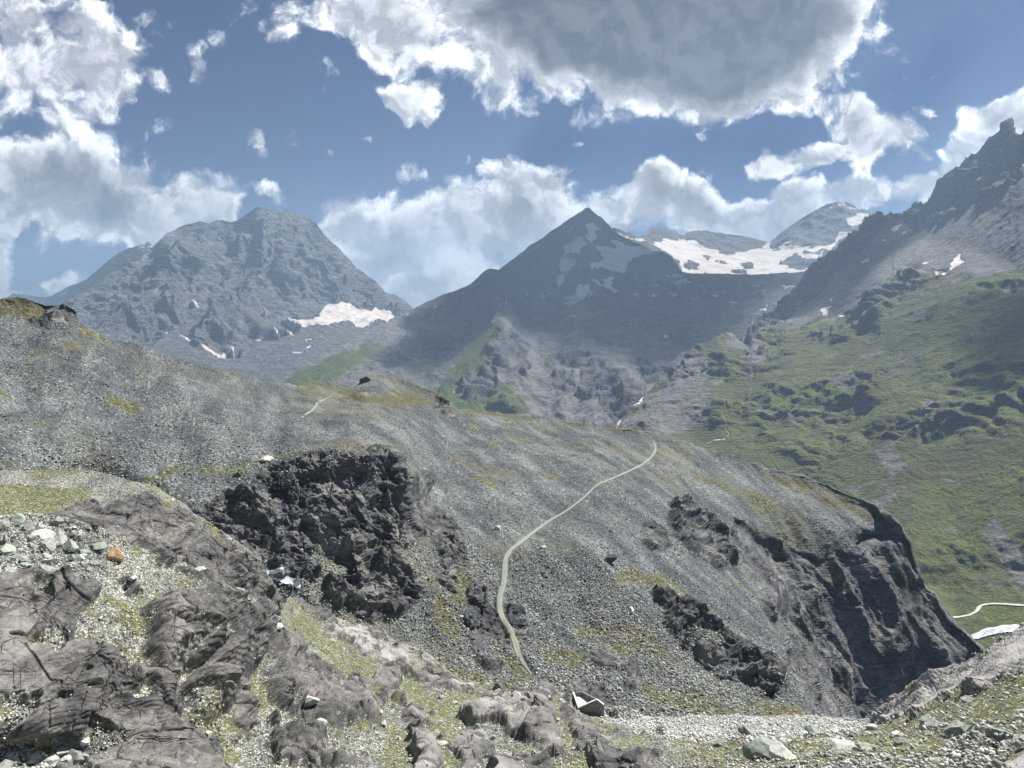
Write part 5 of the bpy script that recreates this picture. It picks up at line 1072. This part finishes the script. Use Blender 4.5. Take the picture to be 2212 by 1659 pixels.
def boulder(S, X, Y, wpx, kind, label, group=None, flat=.7, var=None, hk=None):
    g = drape(S, X, Y)[0]; dist = np.linalg.norm(g); w = wpx / F * dist
    rng = np.random.default_rng(int(X * 7 + Y * 13)); var = rng.integers(0, 8) if var is None else var
    o = bpy.data.objects.new('boulder', boulder_mesh(kind, int(var))); COL.objects.link(o)
    s = w / 2 / .82; o.scale = (s, s * rng.uniform(.75, 1.1), s * flat * rng.uniform(.85, 1.1)); o.rotation_euler = (rng.uniform(-.25, .25), rng.uniform(-.25, .25), rng.uniform(0, 6.28))
    o.location = (g[0], g[1], g[2] + s * flat * .42)
    o['label'] = label; o['category'] = 'boulder'
    if group: o['group'] = group
    return o
DOME = None
PILE = 'grey boulders of the pile on the left slope'
for a in [
    (28, 1138, 30, 'green', 'blocky grey-green boulder at the upper left edge of the boulder pile', PILE, .8), (55, 1151, 27, 'grey', 'squat grey boulder with a dark underside, second from the left in the pile', PILE, .8), (98, 1187, 31, 'green', 'largest grey-green block in the middle of the boulder pile, casting a deep shadow', PILE, .85),
    (125, 1174, 28, 'grey', 'tall pointed grey boulder just above and right of the largest block of the pile', PILE, 1.0), (151, 1188, 27, 'grey', 'slanting grey boulder with a pale left edge, right of the largest block of the pile', PILE, .9), (167, 1172, 27, 'grey', 'rounded grey boulder behind the slanting one in the pile', PILE, .7), (207, 1192, 27, 'green', 'flat-sided grey-green boulder between the pile and the rust-coloured boulder', PILE, .8),
    (245, 1211, 36, 'rust', 'rust-orange boulder standing alone beside the grey boulder pile', None, .75), (88, 1166, 42, 'pale', 'broad flat pale boulder lying across the upper part of the pile', PILE, .55), (100, 1238, 28, 'grey', 'leaning grey slab at the lower edge of the boulder pile', PILE, .8), (72, 1248, 22, 'pale', 'small pale boulder below the leaning slab of the pile', PILE, .6),
    (5, 1149, 26, 'grey', 'grey boulder cut by the left edge of the picture at the top of the pile', PILE, .8), (12, 1192, 32, 'green', 'low grey-green boulder at the left edge of the picture, halfway down the pile', PILE, .6), (198, 1148, 22, 'dark', 'dark boulder on the crest of the slope above the rust-coloured boulder', None, .6), (432, 1229, 21, 'pale', 'flat pale boulder alone on the crest edge above the dark broken flank', None, .5),
    (293, 1268, 19, 'grey', 'middle one of three grey stones sitting together below the rust-coloured boulder', None, .9), (312, 1275, 17, 'grey', 'right-hand one of three grey stones sitting together below the rust-coloured boulder', None, .8), (272, 1272, 17, 'pale', 'left-hand one of three stones sitting together below the rust-coloured boulder', None, .7),
    (167, 1637, 34, 'grey', 'round grey boulder at the right end of the pale boulders in the lower left corner', None, .95), (140, 1619, 42, 'pale', 'flat pale slab lying on top of the boulders in the lower left corner', None, .4), (527, 1527, 32, 'pale', 'pale boulder on gravel beside the striped dark rock, lower left', None, .6), (657, 1559, 30, 'pale', 'chalk-pale boulder at the right foot of the wide slab, lower left', None, .7),
    (457, 1363, 16, 'pale', 'white stone above the dark block rocks, lower left', None, .7), (573, 1377, 19, 'pale', 'white flat stone on the gravel ledge above the wide slab', None, .5), (422, 1614, 15, 'pale', 'white stone in the mossy strip near the bottom edge', None, .9), (687, 1580, 22, 'pale', 'pale boulder just below the chalk-pale one, lower left', None, .8),
    (1077, 1496, 17, 'rust', 'orange-brown block on the meadow right of the pale green slab stone', None, .8), (864, 1468, 25, 'green', 'flat pale green stone lying in the meadow above the slab', None, .35), (954, 1618, 24, 'green', 'flat greenish stone near the bottom edge left of centre', None, .35),
    (1660, 1640, 84, 'green', 'biggest pale green boulder on the bottom edge right of centre', None, .6), (1700, 1652, 60, 'pale', 'cream-coloured slab leaning on the biggest green boulder at the bottom edge', None, .5), (1825, 1640, 58, 'pale', 'long pale wedge-shaped boulder on the bottom edge, right of the biggest green boulder', None, .45), (2165, 1600, 46, 'green', 'mottled green boulder near the right edge above the bare corner rock', None, .85),
    (2090, 1524, 26, 'grey', 'grey boulder alone on the grass below the pale whaleback ridge at right', None, .6), (2055, 1510, 20, 'grey', 'smaller dark-sided boulder up and left of the lone grey one at right', None, .8), (2068, 1587, 32, 'pale', 'pale boulder below the grass patch at right, left of the mottled green boulder', None, .7), (1951, 1619, 26, 'grey', 'grey boulder on the stony meadow right of the wedge-shaped boulder', None, .7), (1811, 1600, 22, 'pale', 'pale block in the stony meadow just above the wedge-shaped boulder', None, .8),
    ]: boulder(NEAR, *a[:5], group=a[5], flat=a[6])
for a in [(577, 994, 24, 'pale', 'pale flat boulder perched on the grassy rim above the dark cliff', .55), (513, 1026, 18, 'dark', 'dark rounded boulder at the left shoulder of the dark cliff', .7), (1314, 1217, 28, 'dark', 'large dark block sticking out of the rubble right of the track', .8), (1174, 1189, 14, 'pale', 'whitish boulder on the scree just right of the bend of the track', .8),
          (1077, 1142, 15, 'pale', 'pale boulder with a shaded side on the scree left of the middle of the track', .9), (1360, 1324, 16, 'pale', 'bright flat boulder in the dark rubble right of the lower track', .6), (789, 824, 23, 'dark', 'dark boulder standing on the skyline beside the grey gravel mound', .75), (981, 1349, 13, 'pale', 'white block on the green strip left of the track', .8), (996, 1340, 14, 'pale', 'white boulder up and right of the white block on the green strip', .5), (1465, 1302, 16, 'pale', 'pale boulder on the upper edge of the lower cliff beside the rubble', .8)]:
    boulder(SLOPE, *a[:5], flat=a[5])
# countable but alike: scattered over four stretches of ground
rng = np.random.default_rng(21)
def scatter_group(n, poly, S, smin, smax, kinds, label, group):
    a = np.array(poly); k = 0
    while k < n:
        X = rng.uniform(a[:, 0].min(), a[:, 0].max()); Y = rng.uniform(a[:, 1].min(), a[:, 1].max())
        if poly_sd(np.array([X], np.float32), np.array([Y], np.float32), poly)[0] < 0: continue
        s = smin + (smax - smin) * rng.uniform() ** 2.2
        boulder(S, X, Y, s, kinds[rng.integers(len(kinds))], label, group, flat=rng.uniform(.5, .9)); k += 1
scatter_group(70, [(-40, 1112), (60, 1115), (200, 1158), (240, 1195), (180, 1255), (60, 1260), (-40, 1255)], NEAR, 11, 27, ['grey', 'pale', 'green', 'grey'], 'smaller grey boulder of the dense pile on the left slope', 'smaller boulders of the left pile')
scatter_group(26, [(20, 1630), (170, 1612), (190, 1660), (10, 1662)], NEAR, 13, 28, ['pale', 'pale', 'grey'], 'pale angular boulder heaped in the lower left corner', 'boulders heaped in the lower left corner')
scatter_group(75, [(1500, 1600), (1900, 1585), (2100, 1560), (2200, 1530), (2212, 1600), (2120, 1655), (1500, 1658)], NEAR, 9, 34, ['pale', 'pale', 'grey', 'green'], 'pale boulder half sunk in the grass, lower right meadow', 'boulders on the lower right meadow')
scatter_group(60, [(860, 1480), (1200, 1490), (1250, 1640), (900, 1655), (760, 1610), (720, 1600)], NEAR, 7, 17, ['pale', 'grey', 'pale', 'green'], 'loose boulder on the grass between the slabs, bottom centre', 'boulders between the slabs at bottom centre')

# ---- loose stones nobody could count: one mesh per stretch of ground
def stones(name, S, M, n, size, y_of, dens, tone, seed):
    rng = np.random.default_rng(seed); p, GX, GY = S; rows = GX.shape[0] - S_BACK[id(p)]
    out = []; tries = 0; tot = 0
    while tot < n and tries < 40:
        tries += 1
        i = rng.integers(0, GX.shape[1] - 1, n); j = rng.integers(0, rows - 1, n)
        X = GX[j, i]; Y = GY[j, i]; d = dens(X, Y, M[j, i], p[j, i]); k = (rng.uniform(size=n) < d) & (X > -120) & (X < 2330) & (Y < 1720)
        out.append(np.stack([j[k], i[k]], -1)); tot += k.sum()
    ji = np.concatenate(out)[:n]; c = p[ji[:, 0], ji[:, 1]] + rng.normal(size=(len(ji), 3)) * [.4, .4, 0]
    sz = size[0] * (1 - rng.uniform(size=len(c)) * .9) ** -size[1]; sz = np.clip(sz, size[0], size[2])
    base = np.stack([rock_shape(ICO1, np.random.default_rng(900 + k), 5) * np.array([1, .8, .6]) for k in range(12)])     # 12 shapes
    b = base[rng.integers(0, 12, len(c))]
    a = rng.uniform(0, 6.28, len(c)); ca, sa = np.cos(a)[:, None], np.sin(a)[:, None]
    tl = rng.normal(size=(len(c), 2)) * .35
    v = np.stack([b[..., 0] * ca - b[..., 1] * sa, b[..., 0] * sa + b[..., 1] * ca, b[..., 2] + (b[..., 0] * tl[:, :1] + b[..., 1] * tl[:, 1:])], -1)
    v = v * (sz / 2)[:, None, None] + c[:, None] + np.array([0, 0, .1]) * sz[:, None, None]
    nv = b.shape[1]; f = np.array(F1)[None] + (np.arange(len(c)) * nv)[:, None, None]; f = f.reshape(-1, 3)
    me = bpy.data.meshes.new(name); me.vertices.add(len(c) * nv); me.vertices.foreach_set('co', v.astype(np.float32).ravel())
    me.loops.add(f.size); me.loops.foreach_set('vertex_index', f.astype(np.int32).ravel()); me.polygons.add(len(f)); me.polygons.foreach_set('loop_start', (np.arange(len(f)) * 3).astype(np.int32))
    at = me.attributes.new('tone', 'FLOAT', 'POINT'); tn = np.clip(tone(GX[ji[:, 0], ji[:, 1]], GY[ji[:, 0], ji[:, 1]], rng.uniform(size=len(c))), 0, 1)
    at.data.foreach_set('value', np.repeat(tn, nv).astype(np.float32)); me.update(calc_edges=True); me.materials.append(M_stone)
    o = bpy.data.objects.new(name, me); COL.objects.link(o); o['kind'] = 'stuff'
    print('stones', name, len(c), flush=True)
def stone_material():
    m, q, b = new_mat('loose_stone'); t = q.n('ShaderNodeAttribute', attribute_name='tone').outputs['Fac']; pos = q.n('ShaderNodeNewGeometry').outputs['Position']
    cr = q.n('ShaderNodeValToRGB'); cr.color_ramp.elements[0].color = (0.06, 0.065, 0.07, 1); cr.color_ramp.elements[1].color = (0.66, 0.67, 0.64, 1); e = cr.color_ramp.elements.new(.5); e.color = (0.27, 0.275, 0.255, 1)
    q.put(cr.inputs[0], t); q.put(b.inputs['Base Color'], q.mix(1.0, cr.outputs[0], q.mix(q.noise(pos, 3, 4, .7), (.75, .75, .75), (1.2, 1.19, 1.15)), 'MULTIPLY')); return m
M_stone = stone_material()
river_p = N_RIVER[0]
def dn(X, Y, m, p):
    rv = poly_sd(X.astype(np.float32), Y.astype(np.float32), river_p) > -3
    pile = ss(poly_sd(X.astype(np.float32), Y.astype(np.float32), [(-300, 1105), (60, 1105), (200, 1150), (330, 1210), (300, 1260), (120, 1250), (-300, 1260)]), -10, 20)
    f = ss(fbm(p / 6, 4, 201), -.35, .5)
    return np.clip((.12 + .5 * f) * (1 - .985 * ss(m[..., 0], .1, .5)) * (1 - .45 * m[..., 1]) * (1 - .5 * ss(X, 1750, 1900)) + .5 * pile + 1.0 * rv, 0, 1) * (p[..., 1] > 30)
stones('loose_stones', NEAR, NM_, 60000, (.15, .55, 1.6), None, dn, lambda X, Y, u: np.where(poly_sd(X.astype(np.float32), Y.astype(np.float32), river_p) > -3, .72 + .28 * u, .30 + .68 * u ** .8), 31)
stones('stream_bed_stones', NEAR, NM_, 9000, (.38, .45, 1.6), None, lambda X, Y, m, p: 1.0 * (poly_sd(X.astype(np.float32), Y.astype(np.float32), river_p) > -2), lambda X, Y, u: .62 + .38 * u, 34)
def dsl(X, Y, m, p):
    f = ss(fbm(p / 25, 4, 202), -.3, .5); low = ss(Y, 1150, 1420) * (1 - ss(X, 1780, 1850))
    rub = poly_sd(X.astype(np.float32), Y.astype(np.float32), [(1260, 1200), (1400, 1290), (1500, 1400), (1640, 1540), (1500, 1540), (1350, 1400), (1250, 1290)]) > 0
    return np.clip((.10 + .35 * f + .3 * low + .5 * rub) * (1 - .93 * ss(m[..., 0], .2, .7)) * (1 - .5 * m[..., 1]), 0, 1) * (line_d(X.astype(np.float32), Y.astype(np.float32), TRACK) > 9)
stones('scree_stones', SLOPE, SM_, 75000, (.42, .48, 3.0), None, dsl, lambda X, Y, u: .18 + .66 * u ** 1.5, 32)
def ddm(X, Y, m, p): return np.clip(.5 * (1 - .95 * ss(m[..., 0], .2, .7)) * (1 - .6 * m[..., 1]), 0, 1)
stones('loose_stones', (DP_, DX_, DY_), DM_, 5000, (.25, .4, 1.3), None, ddm, lambda X, Y, u: .35 + .6 * u, 33)

# ================================================================== concrete water intake by the stream
def intake():
    r0 = drape(NEAR, 1278, 1551)[0]; base = P(1256, 1551.5, np.hypot(r0[0], r0[1])); k = np.hypot(r0[0], r0[1]) / F
    e = bpy.data.objects.new('concrete_shelter', None); COL.objects.link(e); e.location = tuple(base); yaw = math.atan2(base[0], base[1]); e.rotation_euler = (0, 0, -yaw)
    e['label'] = 'small grey concrete water intake with an open white top beside the stream bed'; e['category'] = 'building'
    mc = pale_material('raw_concrete', (0.16, 0.165, 0.15), (0.27, 0.275, 0.25), 1.2); mw = pale_material('pale_concrete', (0.66, 0.66, 0.62), (0.78, 0.78, 0.75), 1.5)  # darker tone for the walls, pale tone for floor and coping
    u = 178 / F                                          # metres per sheet unit at the wall
    W = [(-8 * u, 20.5 * u), (31 * u, 41 * u), (46 * u, 30 * u), (46 * u, -10 * u), (-2 * u, -10 * u)]
    def prism(name, poly, y0, y1, mat, par):
        n = len(poly); vs = [(x, y0, z) for x, z in poly] + [(x, y1, z) for x, z in poly]
        fs = [tuple(range(n)), tuple(range(2 * n - 1, n - 1, -1))] + [(i, (i + 1) % n, (i + 1) % n + n, i + n)[::-1] for i in range(n)]
        o = mesh_obj(name, vs, fs, mat, par); b = o.modifiers.new('b', 'BEVEL'); b.width = .03; b.segments = 1; return o
    fw = prism('front_wall', W, 0, .4, mc, e)
    # formwork ribs and the dark mouth are on the front wall
    prism('panel_joint', [(20 * u, -8 * u), (20 * u + .07, -8 * u), (20 * u + .07, 34 * u), (20 * u, 34 * u)], -.03, 0.02, mc, fw)
    D = 6.2; s = -1.3                                    # depth and sideways run of the basin
    def slab(name, q, mat):                              # q: 8 corners
        o = mesh_obj(name, q, [(0, 1, 2, 3), (7, 6, 5, 4), (0, 4, 5, 1), (1, 5, 6, 2), (2, 6, 7, 3), (3, 7, 4, 0)], mat, e); b = o.modifiers.new('b', 'BEVEL'); b.width = .03; b.segments = 1; return o
    zt, za = 20.5 * u, 41 * u
    xl, xa = -8 * u, 31 * u
    slab('side_wall', [(xl, .4, -1), (xl + .35, .4, -1), (xl + s + .35, D, -1), (xl + s, D, -1), (xl, .4, zt), (xl + .35, .4, zt + .2), (xl + s + .35, D, zt + .5), (xl + s, D, zt + .3)], mc)
    slab('side_wall', [(xa - .1, .4, -1), (xa + .4, .4, -1), (xa - 3.0, D, -1), (xa - 3.5, D, -1), (xa - .1, .4, za - .1), (xa + .4, .4, za - .1), (xa - 3.0, D, zt + .7), (xa - 3.5, D, zt + .7)], mc)
    slab('back_wall', [(xl + s, D, -1), (xa - 3.0, D, -1), (xa - 3.0, D + .35, -1), (xl + s, D + .35, -1), (xl + s, D, zt + .35), (xa - 3.0, D, zt + .75), (xa - 3.0, D + .35, zt + .75), (xl + s, D + .35, zt + .35)], mc)
    slab('floor', [(xl + .36, .41, zt - .9), (xa - .12, .41, zt - .3), (xa - 3.52, D - .01, zt - 1.0), (xl + s + .36, D - .01, zt - 1.0), (xl + .36, .41, zt - .12), (xa - .12, .41, zt + .75), (xa - 3.52, D - .01, zt - .35), (xl + s + .36, D - .01, zt - .45)], mw)
    # pale coping along the top of the front wall and round the basin
    for a_, b_ in (((xl, 0, zt), (xa, 0, za)), ((xa, 0, za), (46 * u, 0, 30 * u))):
        slab('coping', [(a_[0], -.06, a_[2] + .004), (b_[0], -.06, b_[2] + .004), (b_[0], .46, b_[2] + .004), (a_[0], .46, a_[2] + .004), (a_[0], -.06, a_[2] + .14), (b_[0], -.06, b_[2] + .14), (b_[0], .46, b_[2] + .14), (a_[0], .46, a_[2] + .14)], mw)
    slab('coping', [(xl - .03, .47, zt + .25), (xl + .4, .47, zt + .25), (xl + s + .4, D, zt + .52), (xl + s - .03, D, zt + .52), (xl - .03, .47, zt + .36), (xl + .4, .47, zt + .36), (xl + s + .4, D, zt + .63), (xl + s - .03, D, zt + .63)], mw)
    slab('railing', [(xl + 1.0, 2.6, zt + .75), (xa - 1.4, 2.6, zt + 1.15), (xa - 1.4, 2.68, zt + 1.15), (xl + 1.0, 2.68, zt + .75), (xl + 1.0, 2.6, zt + .83), (xa - 1.4, 2.6, zt + 1.23), (xa - 1.4, 2.68, zt + 1.23), (xl + 1.0, 2.68, zt + .83)], mc)
intake()
print('script total', round(time.time() - T0, 1), flush=True)
